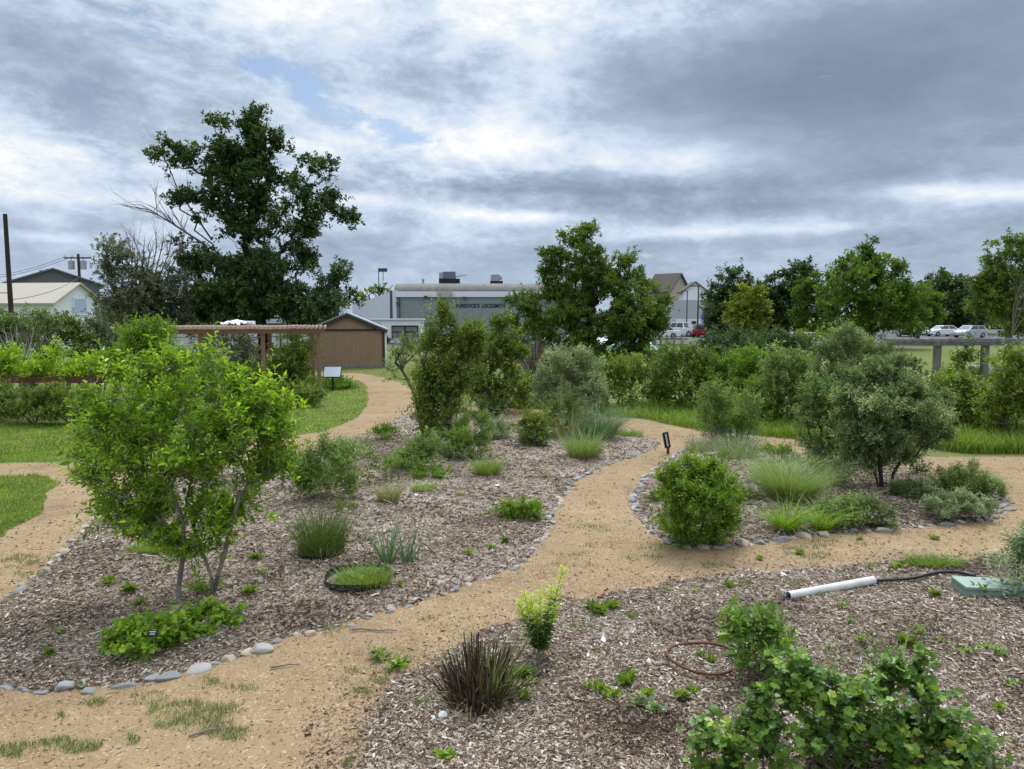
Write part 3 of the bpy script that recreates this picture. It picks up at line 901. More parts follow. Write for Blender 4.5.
def blade_mesh(r, mb, N, rad, h, w, arch=0.45, fan=0.5, segs=4, hv=0.25, centre=(0, 0, 0), flat=1.0, vmin=0.0, vmax=1.0):
    """N arching blades standing on a disc of radius rad"""
    a = r.uniform(0, 2 * math.pi, N); q = np.sqrt(r.random(N)) * rad
    b = np.c_[np.cos(a) * q, np.sin(a) * q * flat, np.zeros(N)] + np.asarray(centre)
    az = a + r.normal(0, 0.7, N)
    H = h * np.clip(r.normal(1, hv, N), 0.35, 1.6)
    f = fan * (0.25 + 0.75 * q / max(rad, 1e-6)) * r.uniform(0.4, 1.3, N)
    ar = arch * r.uniform(0.3, 1.5, N)
    ts = np.linspace(0, 1, segs + 1)
    o = np.c_[np.cos(az), np.sin(az), np.zeros(N)]
    tw = az + r.normal(0, 0.9, N)
    s = np.c_[-np.sin(tw), np.cos(tw), np.zeros(N)]
    out = (f[:, None] * ts[None] + ar[:, None] * ts[None] ** 2.4) * H[:, None]
    zz = H[:, None] * (ts[None] - 0.42 * ar[:, None] * ts[None] ** 3.0)
    c = b[:, None] + o[:, None] * out[..., None]
    c[..., 2] += zz
    ww = w * r.uniform(0.6, 1.3, N)[:, None] * np.clip(1.05 - ts[None] ** 1.7, 0.04, 1)
    v = np.stack([c - s[:, None] * ww[..., None] * .5, c + s[:, None] * ww[..., None] * .5], 2).reshape(N, -1, 3)
    K = 2 * (segs + 1)
    f1 = np.array([[2 * i, 2 * i + 1, 2 * i + 3, 2 * i + 2] for i in range(segs)])
    F = (f1[None] + (np.arange(N) * K)[:, None, None]).reshape(-1, 4)
    val = np.clip(vmin + (vmax - vmin) * r.beta(2, 2, N), 0, 1)
    mb.add(v.reshape(-1, 3), F, np.repeat(val, K))
    return c[:, -1], val


def clump(name, label, cat, px, py, h, rad, mat, N=500, w=0.006, arch=0.45, fan=0.5, seed=1, group=None, seg=4, heads=None, flat=1.0, hv=0.36):
    r = rs(seed); b = P(px, py)
    m = MB()
    tips, val = blade_mesh(r, m, N, rad, h, w, arch, fan, seg, hv, flat=flat)
    if heads or N >= 300:
        t = thing(name, label, cat, (b.x, b.y, bz(b)), group)
        m.build('blades', mat, t)
        m3 = MB()                                   # last year's bent straw at the foot
        blade_mesh(r, m3, max(N // 6, 20), rad * 1.15, h * .62, w * .9, arch * 1.8 + .3, fan * 1.3, seg, .45, flat=flat)
        m3.build('dry_blades', G['straw'], t)
        if not heads:
            return t
        hm, n, L, W = heads
        k = r.choice(N, min(n, N), replace=False)
        m2 = MB(); d = unit(np.c_[r.normal(0, .3, (len(k), 2)), np.ones(len(k))])
        sd, dd, nn = leaf_frames(r, d)
        for q in range(2):
            m2.inst(KITE_V, KITE_F, tips[k] - d * L * 0.5, sd if q == 0 else nn, dd, nn if q == 0 else sd, W, L, W, r.random(len(k)))
        kind(m2.build('seed_heads', hm, t), 'stuff')
        return t
    o = m.build(name, mat, None, loc=(b.x, b.y, bz(b)))
    return tag(o, label, cat, group)


def poly_grass(name, label, polys, mat, n, h, w, seed, box, hv=0.35, keep=None, patchy=0.0):
    """grass over patches of ground, far too many blades to count"""
    q = scatter_px(n, box, seed); r = rs(seed + 1)
    ok = np.zeros(len(q), bool)
    for p in polys:
        ok |= inside(p, q)
    if keep is not None:
        ok &= keep(q, r)
    q = q[ok]; N = len(q)
    dist = np.linalg.norm(q, axis=1)
    m = MB()
    a = r.uniform(0, 6.3, N); lean = r.normal(0, 0.4, (N, 2))
    H = h * np.clip(r.normal(1, hv, N), .3, 2); W = w * np.clip(dist / 8, .7, 3)
    s = np.c_[np.cos(a), np.sin(a), np.zeros(N)] * W[:, None] * .5
    b = np.c_[q, bed_z(q) + 0.004]
    t1 = b + np.c_[lean * .4 * H[:, None], H * .6]; t2 = b + np.c_[lean * H[:, None], H * .95]
    v = np.stack([b - s, b + s, t1 + s * .7, t1 - s * .7, t2], 1)
    i = (np.arange(N) * 5)[:, None, None]
    m.add(v.reshape(-1, 3), (np.array([[0, 1, 2, 3]])[None] + i).reshape(-1, 4), np.repeat(np.clip(r.beta(2, 2, N) * .8 + .1 + patchy * lumps(q[:, 0] * .9, q[:, 1] * .9), 0, 1), 5))
    base = m.n - N * 5
    m.f.append(((np.array([[3, 2, 4]])[None] + i).reshape(-1, 3) + base, 0))
    return kind(tag(m.build(name, mat), label, 'grass'), 'stuff')

# ------------------------------------------------------------------ buildings and structures far behind
WHITE = flat_mat('white_paint', (0.74, 0.75, 0.76), 0.5, var=0.08)
WHITEM = flat_mat('white_metal_siding', (0.62, 0.64, 0.66), 0.45, var=0.06, scale=2)
SAGEW = flat_mat('grey_green_siding', (0.245, 0.275, 0.262), 0.6, var=0.07, scale=1.5)
ROOFB = flat_mat('weathered_roof', (0.17, 0.155, 0.145), 0.8, var=0.35, scale=1.2, stretch=(3, 1, 0.3))
TANROOF = flat_mat('tan_roof', (0.44, 0.385, 0.31), 0.7, var=0.07, scale=1)
GREYROOF = flat_mat('dark_grey_roof', (0.13, 0.13, 0.145), 0.85, var=0.25)
SHINGLE = flat_mat('brown_shingles', (0.105, 0.082, 0.068), 0.9, var=0.35, scale=3)
BROWNW = flat_mat('brown_siding', (0.285, 0.185, 0.118), 0.75, var=0.10, scale=3, stretch=(4, 4, 0.3))
DARKTRIM = flat_mat('dark_trim', (0.03, 0.025, 0.023), 0.6)
GALV = flat_mat('galvanised_metal', (0.36, 0.38, 0.40), 0.4, metal=0.7, var=0.15)
BLACK = flat_mat('black_plastic', (0.018, 0.018, 0.019), 0.45)
BLACKM = flat_mat('black_metal', (0.02, 0.02, 0.022), 0.4, metal=0.2)
DGREY = flat_mat('dark_grey_metal', (0.06, 0.062, 0.066), 0.5)
CREOS = flat_mat('creosoted_wood', (0.042, 0.030, 0.024), 0.9, var=0.35, scale=8, stretch=(1, 1, 0.15))
CEDAR = flat_mat('cedar_lumber', (0.24, 0.140, 0.088), 0.75, var=0.22, scale=6, stretch=(1, 1, 0.3), bump=0.2)
CEDARL = flat_mat('pale_cedar_lath', (0.40, 0.275, 0.205), 0.75, var=0.18, scale=6)
GREYWOOD = flat_mat('weathered_grey_wood', (0.20, 0.182, 0.165), 0.9, var=0.35, scale=7, stretch=(1, 1, 0.3), bump=0.3)
RUST = flat_mat('rusted_steel', (0.125, 0.048, 0.026), 0.8, var=0.4, scale=7)
TANW = flat_mat('tan_stucco', (0.40, 0.36, 0.26), 0.85, var=0.06)
LGREY = flat_mat('light_grey_siding', (0.43, 0.44, 0.45), 0.7, var=0.05)
BLUEP = flat_mat('blue_paint', (0.02, 0.13, 0.42), 0.5, var=0.2)
BLUEPL = flat_mat('pale_blue_paint', (0.10, 0.38, 0.72), 0.5, var=0.2)
PALEBLUE = flat_mat('pale_blue_panel', (0.42, 0.52, 0.66), 0.4, var=0.15, scale=2)
GLASS = flat_mat('dark_window_glass', (0.025, 0.03, 0.035), 0.08, var=0.1, spec=0.9)
CLOTH = flat_mat('white_cloth', (0.78, 0.78, 0.78), 0.9, var=0.05)
INSUL = flat_mat('white_insulator', (0.55, 0.56, 0.57), 0.4)
LETTER = flat_mat('dark_lettering', (0.012, 0.012, 0.014), 0.8)


def part(mb, name, mat, parent, label=None, smooth=False):
    o = mb.build(name, mat, parent, smooth)
    if label:
        o['label'] = label
    return o


def gable_mesh(w, d, eave, ridge, over=0.25, thick=0.12):
    """two roof slabs with the ridge along y"""
    m = MB(); hw = w / 2
    k = (ridge - eave) / hw
    for s in (-1, 1):
        x1 = s * (hw + over); z1 = eave - k * over
        v = [(0, -d / 2 - over, ridge), (x1, -d / 2 - over, z1), (x1, d / 2 + over, z1), (0, d / 2 + over, ridge)]
        v = np.array(v + [(a, b, c + thick) for a, b, c in v])
        m.add(v, [[0, 3, 2, 1], [4, 5, 6, 7], [0, 1, 5, 4], [1, 2, 6, 5], [2, 3, 7, 6], [3, 0, 4, 7]])
    return m


def gable_walls(w, d, eave, ridge):
    m = MB(); hw = w / 2
    pr = [(-hw, 0), (hw, 0), (hw, eave), (0, ridge - 0.004), (-hw, eave)]
    v = [(x, -d / 2, z) for x, z in pr] + [(x, d / 2, z) for x, z in pr]
    m.add(v, [[0, 1, 6, 5], [1, 2, 7, 6], [2, 3, 8, 7], [3, 4, 9, 8], [4, 0, 5, 9]])
    m.f.append((np.array([[0, 4, 3, 2, 1][::-1]]), 0)); m.f.append((np.array([[5, 6, 7, 8, 9][::-1]]), 0))
    return m


def text_mesh(name, body, size, mat, parent, loc, rot=(math.pi / 2, 0, 0), extrude=0.02):
    cu = bpy.data.curves.new(name, 'FONT')
    cu.body = body; cu.size = size; cu.extrude = extrude; cu.align_x = 'LEFT'
    cu.space_character = 1.1; cu.offset = 0.028; cu.space_word = 1.5
    tmp = bpy.data.objects.new(name + '_curve', cu)
    COL.objects.link(tmp)
    bpy.context.view_layer.update()
    dg = bpy.context.evaluated_depsgraph_get()
    me = bpy.data.meshes.new_from_object(tmp.evaluated_get(dg))
    bpy.data.objects.remove(tmp)
    me.materials.clear(); me.materials.append(mat)
    me['span'] = max(v.co.x for v in me.vertices)
    o = bpy.data.objects.new(name, me); COL.objects.link(o)
    o.parent = parent; o.location = loc; o.rotation_euler = rot
    return o


def build_locksmith():
    Y = 112.0; k = Y / FPX
    x0, x1 = at(397, Y)[0], at(590, Y)[0]
    t = thing('warehouse', "long grey green metal building lettered BURDOCK'S LOCKSMITH with a white end wall", 'building', ((x0 + x1) / 2, Y, 0))
    ox = (x0 + x1) / 2
    w = x1 - x0
    def Z(py):
        return A(512, py, Y).z
    zt = Z(297)
    m = MB(); m.box((0, 10, zt / 2), (w, 20, zt))
    part(m, 'front_wall', SAGEW, t)
    m = MB(); m.box((0, -0.06, (zt + Z(291.5)) / 2), (w + 0.2, 0.5, Z(291.5) - zt), 0)
    part(m, 'parapet', WHITE, t)
    # barrel roof set back behind the parapet
    m = MB(); zz = Z(291.5); top = A(512, 283.5, Y + 4).z
    xs0, xs1 = at(397, Y + 4)[0] - ox, w / 2
    pr = [(1.5, zz - 0.3)] + [(4 - 2.5 * math.cos(a), zz - 0.3 + (top - zz + 0.3) * math.sin(a)) for a in np.linspace(0.15, math.pi / 2, 7)] + [(16, top), (19, zz - 0.3)]
    n = len(pr)
    v = [(xs0, y, z) for y, z in pr] + [(xs1, y, z) for y, z in pr]
    m.add(v, [[i, i + n, (i + 1) % n + n, (i + 1) % n] for i in range(n)])
    m.f.append((np.array([list(range(n))]), 0)); m.f.append((np.array([list(range(n, 2 * n))[::-1]]), 0))
    part(m, 'roof', ROOFB, t)
    # white end wing with a sloping top
    m = MB(); a0, a1 = at(353, Y)[0] - ox, -w / 2 - 0.01
    pr = [(a0, 0), (a1, 0), (a1, Z(290.5)), (a1 - 0.4, Z(290.5)), (a0 + 2.0, Z(301)), (a0, Z(303))]
    v = [(x, -0.2, z) for x, z in pr] + [(x, 14, z) for x, z in pr]
    n = len(pr)
    m.add(v, [[i, (i + 1) % n, (i + 1) % n + n, i + n] for i in range(n)])
    m.f.append((np.array([list(range(n))[::-1]]), 0)); m.f.append((np.array([list(range(n, 2 * n))]), 0))
    part(m, 'end_wing', WHITEM, t, 'white metal end wing with sloping top')
    for px, py in ((398.5, 303), (426, 297), (465, 298)):
        m = MB(); q = A(px, py, Y); m.box((q.x - ox, -0.45, q.z), (0.5, 0.3, 0.35))
        part(m, 'wall_light', DGREY, t)
    m = MB(); q = A(445, 294.5, Y); m.box((q.x - ox, -0.2, q.z + 0.05), (2.3, 0.9, 0.95))
    part(m, 'roof_hatch', flat_mat('beige_paint', (0.42, 0.40, 0.36)), t)
    m = MB(); q = A(397.6, 300, Y); m.tubes([(q.x - ox + 0.3, -0.12, 0)], [(q.x - ox + 0.3, -0.12, zt)], 0.08, 0.08, 6)
    part(m, 'downpipe', DGREY, t)
    q = A(456, 307.2, Y)
    o = text_mesh('lettering', "BURDOCK'S LOCKSMITH", 0.80, LETTER, t, (q.x - ox, -0.03, q.z - .05))
    o.scale = ((at(505, Y)[0] - at(456, Y)[0]) / o.data['span'], 1, 1)
    # rooftop machines stand on the roof: things of their own
    Yr = Y + 6
    def rx(px): return at(px, Yr)[0]
    ztop = top
    a = thing('rooftop_cooler', 'large rooftop cooling unit on a black base with its side flap raised', 'cooling unit', (rx(450), Yr, ztop))
    m = MB(); m.box((0, 0, 0.45), (3.2, 2.2, 0.7)); m.box((-1.3, 0, 0.05), (0.2, 2.0, 0.12)); m.box((1.3, 0, 0.05), (0.2, 2.0, 0.12)); part(m, 'base', BLACKM, a)
    m = MB(); m.box((0.0, 0, 1.35), (1.9, 1.8, 1.1)); part(m, 'housing', flat_mat('slate_metal', (0.13, 0.15, 0.18), 0.5), a)
    m = MB(); m.box((-1.28, 0, 1.3), (0.62, 1.6, 0.95)); part(m, 'side_box', GALV, a)
    m = MB(); m.box((1.75, 0, 1.28), (1.9, 1.5, 0.10), R=Matrix.Rotation(-0.16, 3, 'Y')); part(m, 'flap', flat_mat('flap_metal', (0.45, 0.55, 0.62), 0.4), a)
    a = thing('rooftop_cooler', 'smaller grey rooftop cooling unit on a dark stand at the right of the roof', 'cooling unit', (rx(496), Yr, ztop))
    m = MB(); m.box((0.1, 0, 0.2), (2.0, 1.6, 0.5)); part(m, 'base', BLACKM, a)
    m = MB(); m.box((-0.1, 0, 0.95), (1.4, 1.4, 0.98)); part(m, 'housing', GALV, a)
    m = MB(); m.box((0.78, 0, 0.9), (0.35, 1.2, 0.5)); part(m, 'side_box', GALV, a)
    a = thing('roof_vent', 'slim capped metal vent pipe left of the large rooftop cooler', 'vent', (rx(423.5), Yr, ztop))
    m = MB(); m.tubes([(0, 0, -0.05)], [(0, 0, 0.6)], 0.16, 0.16, 10, cap=True); part(m, 'pipe', GALV, a)
    m = MB(); m.tubes([(0, 0, 0.58)], [(0, 0, 0.85)], 0.27, 0.2, 10, cap=True); part(m, 'cap', GALV, a)


def utility_pole(px, Y, top, label, arms=(), transformers=(), r=0.14, mat=None, lean=0.0):
    z = A(px, top, Y).z
    t = thing('utility_pole', label, 'utility pole', at(px, Y))
    m = MB(); m.tubes([(0, 0, -0.1)], [(lean, 0, z)], r * 1.15, r * 0.85, 10, cap=True); part(m, 'pole', mat or CREOS, t, smooth=False)
    for dz, L in arms:
        m = MB(); m.box((lean, -r, z - dz), (L, 0.1, 0.12)); o = part(m, 'crossarm', CREOS, t)
        for s in (-0.45, -0.2, 0.2, 0.45):
            m = MB(); m.tubes([(s * L + lean, -r, z - dz + 0.06)], [(s * L + lean, -r, z - dz + 0.28)], 0.055, 0.035, 6, cap=True); part(m, 'insulator', INSUL, o)
    for dx, dz in transformers:
        m = MB(); m.tubes([(dx, -0.05, z - dz)], [(dx, -0.05, z - dz + 0.75)], 0.26, 0.26, 12, cap=True)
        m.tubes([(dx, -0.05, z - dz + 0.75)], [(dx, -0.05, z - dz + 0.95)], 0.05, 0.03, 6, cap=True)
        part(m, 'transformer', GALV, t)
    return t


def wire(p, q, sag, label):
    n = 14; s = np.linspace(0, 1, n)
    pts = np.array(p)[None] * (1 - s)[:, None] + np.array(q)[None] * s[:, None]
    pts[:, 2] -= sag * 4 * s * (1 - s)
    m = MB(); m.path(pts - pts[0], 0.02, 4)
    tag(m.build('power_line', BLACKM, loc=tuple(pts[0])), label, 'cable', 'power lines at the left')


def build_left_background():
    Y = 62.0
    # white house: gable wall turned towards the right, long tan roof running off to the left
    def Z(py): return A(80, py, Y).z
    w, d, th = 5.6, 20.0, math.radians(82)
    g = at(80, Y)
    t = thing('house', 'white gabled house with a long tan metal roof behind the left hedge', 'house', (g[0] - math.sin(th) * d / 2, Y + math.cos(th) * d / 2, 0), rz=th)
    part(gable_walls(w, d, Z(303), Z(284)), 'wall', WHITE, t)
    part(gable_mesh(w, d, Z(303), Z(284), 0.3), 'roof', TANROOF, t)
    f = MB(); f.box((0.1, -d / 2 - .03, Z(306)), (1.7, 0.06, 1.5)); fr = part(f, 'window', WHITE, t)
    f = MB(); f.box((0.1, -d / 2 - .065, Z(306)), (1.45, 0.02, 1.2)); part(f, 'pane', PALEBLUE, fr)
    # dark roofed building behind
    Y2 = 100.0
    t = thing('house', 'low building with a dark grey gable roof rising behind the white house', 'house', at(58, Y2), rz=math.radians(30))
    def Z2(py): return A(58, py, Y2).z
    w2 = at(98, Y2)[0] - at(17, Y2)[0]
    part(gable_walls(w2 - 1, 16, Z2(286), Z2(272.5)), 'wall', GREYROOF, t)
    part(gable_mesh(w2 - 1, 16, Z2(286), Z2(272.5), 0.4, 0.18), 'roof', GREYROOF, t)
    utility_pole(12, 40, 214, 'thick bare wooden pole at the left border of the photo', r=0.125)
    p = utility_pole(82, 66, 254, 'wooden utility pole with crossarm and transformers in front of the white house', [(0.35, 2.4)], [(-0.62, 1.35), (0.45, 1.35)], r=0.13)
    utility_pole(50, 120, 269, 'small distant utility pole poking up behind the dark grey roof', [(0.3, 2.2)], r=0.14)
    za = A(82, 256, 66).z
    for dx, dz, px, py in ((-1.0, 0.0, -40, 278), (-0.4, 0.0, -40, 281), (1.0, 0.0, 330, 266)):
        q = A(px, py, 70 if px < 0 else 95)
        wire((at(82, 66)[0] + dx, 66, za + dz), tuple(q), 0.5, 'thin dark power line strung from the utility pole with transformers')
    wire(tuple(A(8, 293, 40)), tuple(A(-60, 280, 34)), 0.15, 'thin dark cable leaving the thick bare pole towards the left')
    wire(tuple(A(8, 300, 40)), tuple(A(82, 275, 66)), 0.4, 'thin dark cable running from the thick bare pole to the pole with transformers')


def build_mid_background():
    utility_pole(391.5, 84, 290.5, 'grey light pole in front of the warehouse end wall', r=0.16, mat=DGREY)
    t = thing('street_lamp', 'thin street lamp with a round head above the trees left of the warehouse', 'street lamp', at(379.5, 150))
    z = A(379, 268, 150).z
    m = MB(); m.tubes([(0, 0, 0)], [(0, 0, z)], 0.11, 0.09, 6, cap=True); part(m, 'post', DGREY, t)
    m = MB(); m.box((0.9, 0, z - 0.4), (1.6, 0.5, 0.7)); m.tubes([(0.9, 0, z - 2.6)], [(0.9, 0, z - 0.4)], 0.07, 0.07, 6); part(m, 'lamp_head', DGREY, t)
    # white trailer with a dark opening
    Y = 72
    def Z(py): return A(400, py, Y).z
    x0, x1 = at(370, Y)[0], at(421, Y)[0]
    t = thing('trailer', 'white trailer with a dark metal mesh gate panel behind the brown shed', 'trailer', ((x0 + x1) / 2, Y, 0))
    w = x1 - x0; zt = Z(320)
    m = MB(); m.box((0, 1.2, 0.55 + (zt - 0.55) / 2), (w, 2.3, zt - 0.55)); part(m, 'body', WHITE, t)
    m = MB(); m.box((0, 1.2, zt + 0.06), (w + 0.25, 2.6, 0.12)); part(m, 'roof', WHITEM, t)
    gx = at(405, Y)[0] - (x0 + x1) / 2
    m = MB()
    zz0, zz1 = 0.6, Z(326)
    m.box((gx, -0.02, (zz0 + zz1) / 2), (2.5, 0.03, zz1 - zz0)); g = part(m, 'gate_panel', flat_mat('grey_mesh', (0.16, 0.155, 0.15), var=0.4, scale=9), t)
    m = MB()
    for xx in (-1.25, 0, 1.25):
        m.box((gx + xx, -0.06, (zz0 + zz1) / 2), (0.1, 0.06, zz1 - zz0))
    m.box((gx, -0.061, zz1), (2.6, 0.06, 0.1)); m.box((gx, -0.061, (zz0 + zz1) / 2), (2.6, 0.05, 0.08)); part(m, 'gate_frame', BLACKM, g)
    m = MB(); m.box((-1.9, -0.015, 1.5), (0.9, 0.02, 1.2)); part(m, 'side_panel', PALEBLUE, t)
    for s in (-0.9, 0.9):
        m = MB(); m.tubes([(s, -0.05, 0.36)], [(s, 0.2, 0.36)], 0.36, 0.36, 16, cap=True); part(m, 'wheel', BLACK, t)
    Y = 78
    x0, x1 = at(426, Y)[0], at(452, Y)[0]
    t = thing('box_truck', 'pale blue and white box truck half hidden behind the upright leafy tree', 'truck', ((x0 + x1) / 2, Y, 0))
    w = x1 - x0; zt = A(440, 323, Y).z
    m = MB(); m.box((0, 1.2, 0.5 + zt / 2 - 0.25), (w, 2.3, zt - 0.5)); part(m, 'cargo_box', PALEBLUE, t)
    m = MB(); m.box((0, 0.02, zt), (w + 0.1, 0.12, 0.14)); m.box((-w / 2, 0.02, zt / 2 + 0.25), (0.14, 0.12, zt - 0.6)); part(m, 'frame', BLACKM, t)
    for s in (-0.7, 0.7):
        m = MB(); m.tubes([(s, -0.05, 0.4)], [(s, 0.2, 0.4)], 0.4, 0.4, 16, cap=True); part(m, 'wheel', BLACK, t)
    # shed
    Y = 39.0
    x1 = at(379.5, Y)[0]; w = 3.95
    def Zs(py): return A(350, py, Y).z
    t = thing('shed', 'brown garden shed with dark trim and a grey gable roof', 'shed', (x1 - w / 2 - .12, Y + 2.2, 0), rz=math.radians(10))
    eave, ridge = Zs(330), Zs(314)
    part(gable_walls(w, 4.4, eave, ridge), 'wall', BROWNW, t)
    m = MB()
    for x in np.arange(-w / 2 + 0.2, w / 2, 0.2):
        m.box((x, -2.206, eave / 2 + 0.1), (0.02, 0.012, eave - 0.3))
    part(m, 'batten', BROWNW, t)
    part(gable_mesh(w, 4.4, eave, ridge, 0.14, 0.09), 'roof', flat_mat('shed_roof_metal', (0.30, 0.32, 0.34), 0.5), t)
    m = MB(); m.box((0, -2.225, eave), (w, 0.04, 0.10)); m.box((w / 2 - 0.12, -2.225, eave / 2), (0.10, 0.042, eave - 0.1))
    for s in (-1, 1):
        a = math.atan2(ridge - eave, w / 2)
        m.box((s * (w / 4 + 0.04), -2.36, (eave + ridge) / 2 - 0.08), (w / 2 / math.cos(a) + 0.14, 0.03, 0.16), R=Matrix.Rotation(s * a, 3, 'Y'))
    part(m, 'trim', DARKTRIM, t)
    m = MB(); m.box((w / 2 + 0.02, -2.19, eave / 2 - 0.03), (0.09, 0.14, eave - 0.1)); part(m, 'corner_board', WHITE, t)
    m = MB(); m.box((0, 0, 0.05), (w + 0.1, 4.5, 0.14)); part(m, 'sill_beam', GREYWOOD, t)
    # little gazebo roof behind the pergola
    t = thing('gazebo', 'gazebo with a grey pointed roof showing over the pergola', 'gazebo', at(275, 48))
    zr, ze = A(275, 313.5, 48).z, A(275, 323, 48).z
    m = MB(); R_ = 1.25; n = 8
    v = [(0.0, 0, zr)] + [(R_ * math.cos(i * math.pi / 4), R_ * math.sin(i * math.pi / 4), ze) for i in range(8)] + [(R_ * math.cos(i * math.pi / 4), R_ * math.sin(i * math.pi / 4), ze - 0.1) for i in range(8)] + [(0, 0, zr - .12)]
    m.add(v, [[0, 1 + i, 1 + (i + 1) % 8] for i in range(8)]); m.f.append((np.array([[1 + i, 9 + i, 9 + (i + 1) % 8, 1 + (i + 1) % 8] for i in range(8)]), 0))
    part(m, 'roof', flat_mat('grey_shingle', (0.14, 0.15, 0.155), 0.8, var=0.25, scale=5), t)
    for i in range(0, 8, 2):
        m = MB(); a = i * math.pi / 4; m.box((1.05 * math.cos(a), 1.05 * math.sin(a), ze / 2 - 0.05), (0.1, 0.1, ze - 0.1)); part(m, 'post', GREYWOOD, t)


def build_right_background():
    Y = 135.0
    def Z(py): return A(690, py, Y).z
    def X(px): return at(px, Y)[0]
    c = X(682)
    t = thing('house', 'tan house with two brown gable roofs between the big tree and the maple', 'house', (c - 0.2, Y + 12, 0), rz=math.radians(42))
    k = (Y + 12) / Y
    back = Matrix.Rotation(-math.radians(42), 3, 'Z') @ Vector((X(697) - c + 0.2, -8.5, 0))
    part(gable_walls(6.0, 5.5, Z(291) * k - .2, Z(276) * k), 'wall', TANW, t)
    part(gable_mesh(6.0, 5.5, Z(291) * k - .2, Z(276) * k, 0.5, 0.25), 'roof', SHINGLE, t)
    for o in (part(gable_walls(4.4, 3, Z(291), Z(282)), 'gable_wing', WHITE, t, 'white fronted smaller gable'), part(gable_mesh(4.4, 3, Z(291), Z(282), 0.45, 0.22), 'wing_roof', SHINGLE, t)):
        o.location = back; o.rotation_euler = (0, 0, -math.radians(42))
    t = thing('workshop', 'light grey flat roofed workshop with a bright blue door', 'building', (X(690), Y - 10, 0))
    Yw = Y - 10; kk = Yw / Y
    def Zw(py): return A(690, py, Yw).z
    w = (at(735, Yw)[0] - at(655, Yw)[0])
    m = MB(); m.box((0, 3, Zw(300) / 2), (w, 6, Zw(300))); part(m, 'wall', LGREY, t)
    m = MB(); m.box((0, -0.03, Zw(319) / 2), (w - 0.1, 0.08, Zw(319))); part(m, 'lower_wall', WHITE, t)
    m = MB(); m.box((0.35, -0.12, Zw(321.5)), (1.7, 0.1, 2.7)); d = part(m, 'door', BLUEP, t)
    m = MB(); m.box((0.35, -0.18, Zw(322.5)), (1.4, 0.03, 1.3)); part(m, 'door_panel', BLUEPL, d)
    m = MB(); m.box((-1.75, -0.1, Zw(322.5)), (0.75, 0.08, 0.5)); part(m, 'window', GLASS, t)
    for px, top, Yp, lab in ((686.6, 291, 118, 'thin grey lamp post in front of the light grey workshop'), (697.6, 286, 92, 'dark lamp post standing by the blue workshop door')):
        z = A(px, top, Yp).z
        t = thing('lamp_post', lab, 'lamp post', at(px, Yp))
        m = MB(); m.tubes([(0, 0, 0)], [(0, 0, z)], 0.11, 0.08, 8, cap=True); part(m, 'post', DGREY, t)
        m = MB(); m.box((-0.45, 0, z), (1.1, 0.3, 0.13)); part(m, 'lamp_head', DGREY, t)
    # post and rail fence in front of the car park
    t = thing('fence', 'rough brown post and rail fence between the shrubs and the parked cars', 'fence', at(668, 56))
    for px in (651, 655.5, 661, 667, 674, 682):
        m = MB(); q = at(px, 56)[0] - at(668, 56)[0]
        m.tubes([(q, 0, 0)], [(q, 0, A(px, 336, 56).z + 0.1)], 0.09, 0.08, 7, cap=True); part(m, 'post', GREYWOOD, t)
    for z in (0.55, 0.98):
        m = MB(); m.box((0, -0.02, z), (3.0, 0.07, 0.14)); part(m, 'rail', GREYWOOD, t)


# ------------------------------------------------------------------ cars
def car_paint(name, col):
    m, t = new_mat(name)
    p = t.n('ShaderNodeBsdfPrincipled', {'Base Color': (*col, 1), 'Roughness': 0.3, 'Coat Weight': 0.6, 'Coat Roughness': 0.05})
    t.n('ShaderNodeOutputMaterial', {'Surface': p.outputs[0]})
    return m


PAINT = {'white': car_paint('white_car_paint', (0.75, 0.76, 0.78)), 'silver': car_paint('silver_car_paint', (0.40, 0.42, 0.44)), 'black': car_paint('black_car_paint', (0.02, 0.02, 0.023)),
         'red': car_paint('red_car_paint', (0.42, 0.02, 0.02)), 'blue': car_paint('blue_car_paint', (0.04, 0.10, 0.36)), 'grey': car_paint('grey_car_paint', (0.16, 0.17, 0.18)), 'navy': car_paint('navy_car_paint', (0.015, 0.025, 0.07)), 'teal': car_paint('teal_car_paint', (0.35, 0.62, 0.62))}
TAIL = car_paint('tail_light_red', (0.45, 0.01, 0.01))
HEADL = car_paint('headlight_lens', (0.75, 0.78, 0.8))

CARS = {  # lower body side profile, cabin base x0 x1, roof x0 x1, belt z, roof z
    'sedan': ([(-2.25, .42), (-2.28, .62), (-2.2, .88), (-1.55, .95), (1.0, .93), (1.9, .80), (2.22, .66), (2.27, .42), (2.1, .26), (-2.1, .26)], (-1.75, 1.15), (-1.0, .42), .93, 1.43),
    'hatch': ([(-2.0, .42), (-2.05, .70), (-2.0, .98), (-1.5, 1.0), (0.95, .97), (1.7, .86), (2.02, .68), (2.06, .42), (1.9, .26), (-1.9, .26)], (-1.98, 1.15), (-1.6, .40), .97, 1.52),
    'suv': ([(-2.25, .5), (-2.3, .8), (-2.25, 1.12), (-1.6, 1.14), (1.05, 1.10), (1.95, 1.02), (2.25, .85), (2.3, .48), (2.1, .32), (-2.1, .32)], (-2.22, 1.25), (-1.95, .62), 1.11, 1.75),
    'pickup': ([(-2.75, .55), (-2.75, 1.12), (-1.0, 1.14), (1.2, 1.14), (2.35, 1.10), (2.7, .95), (2.75, .5), (2.5, .38), (-2.6, .38)], (-0.95, 1.45), (-0.75, .85), 1.13, 1.86)}


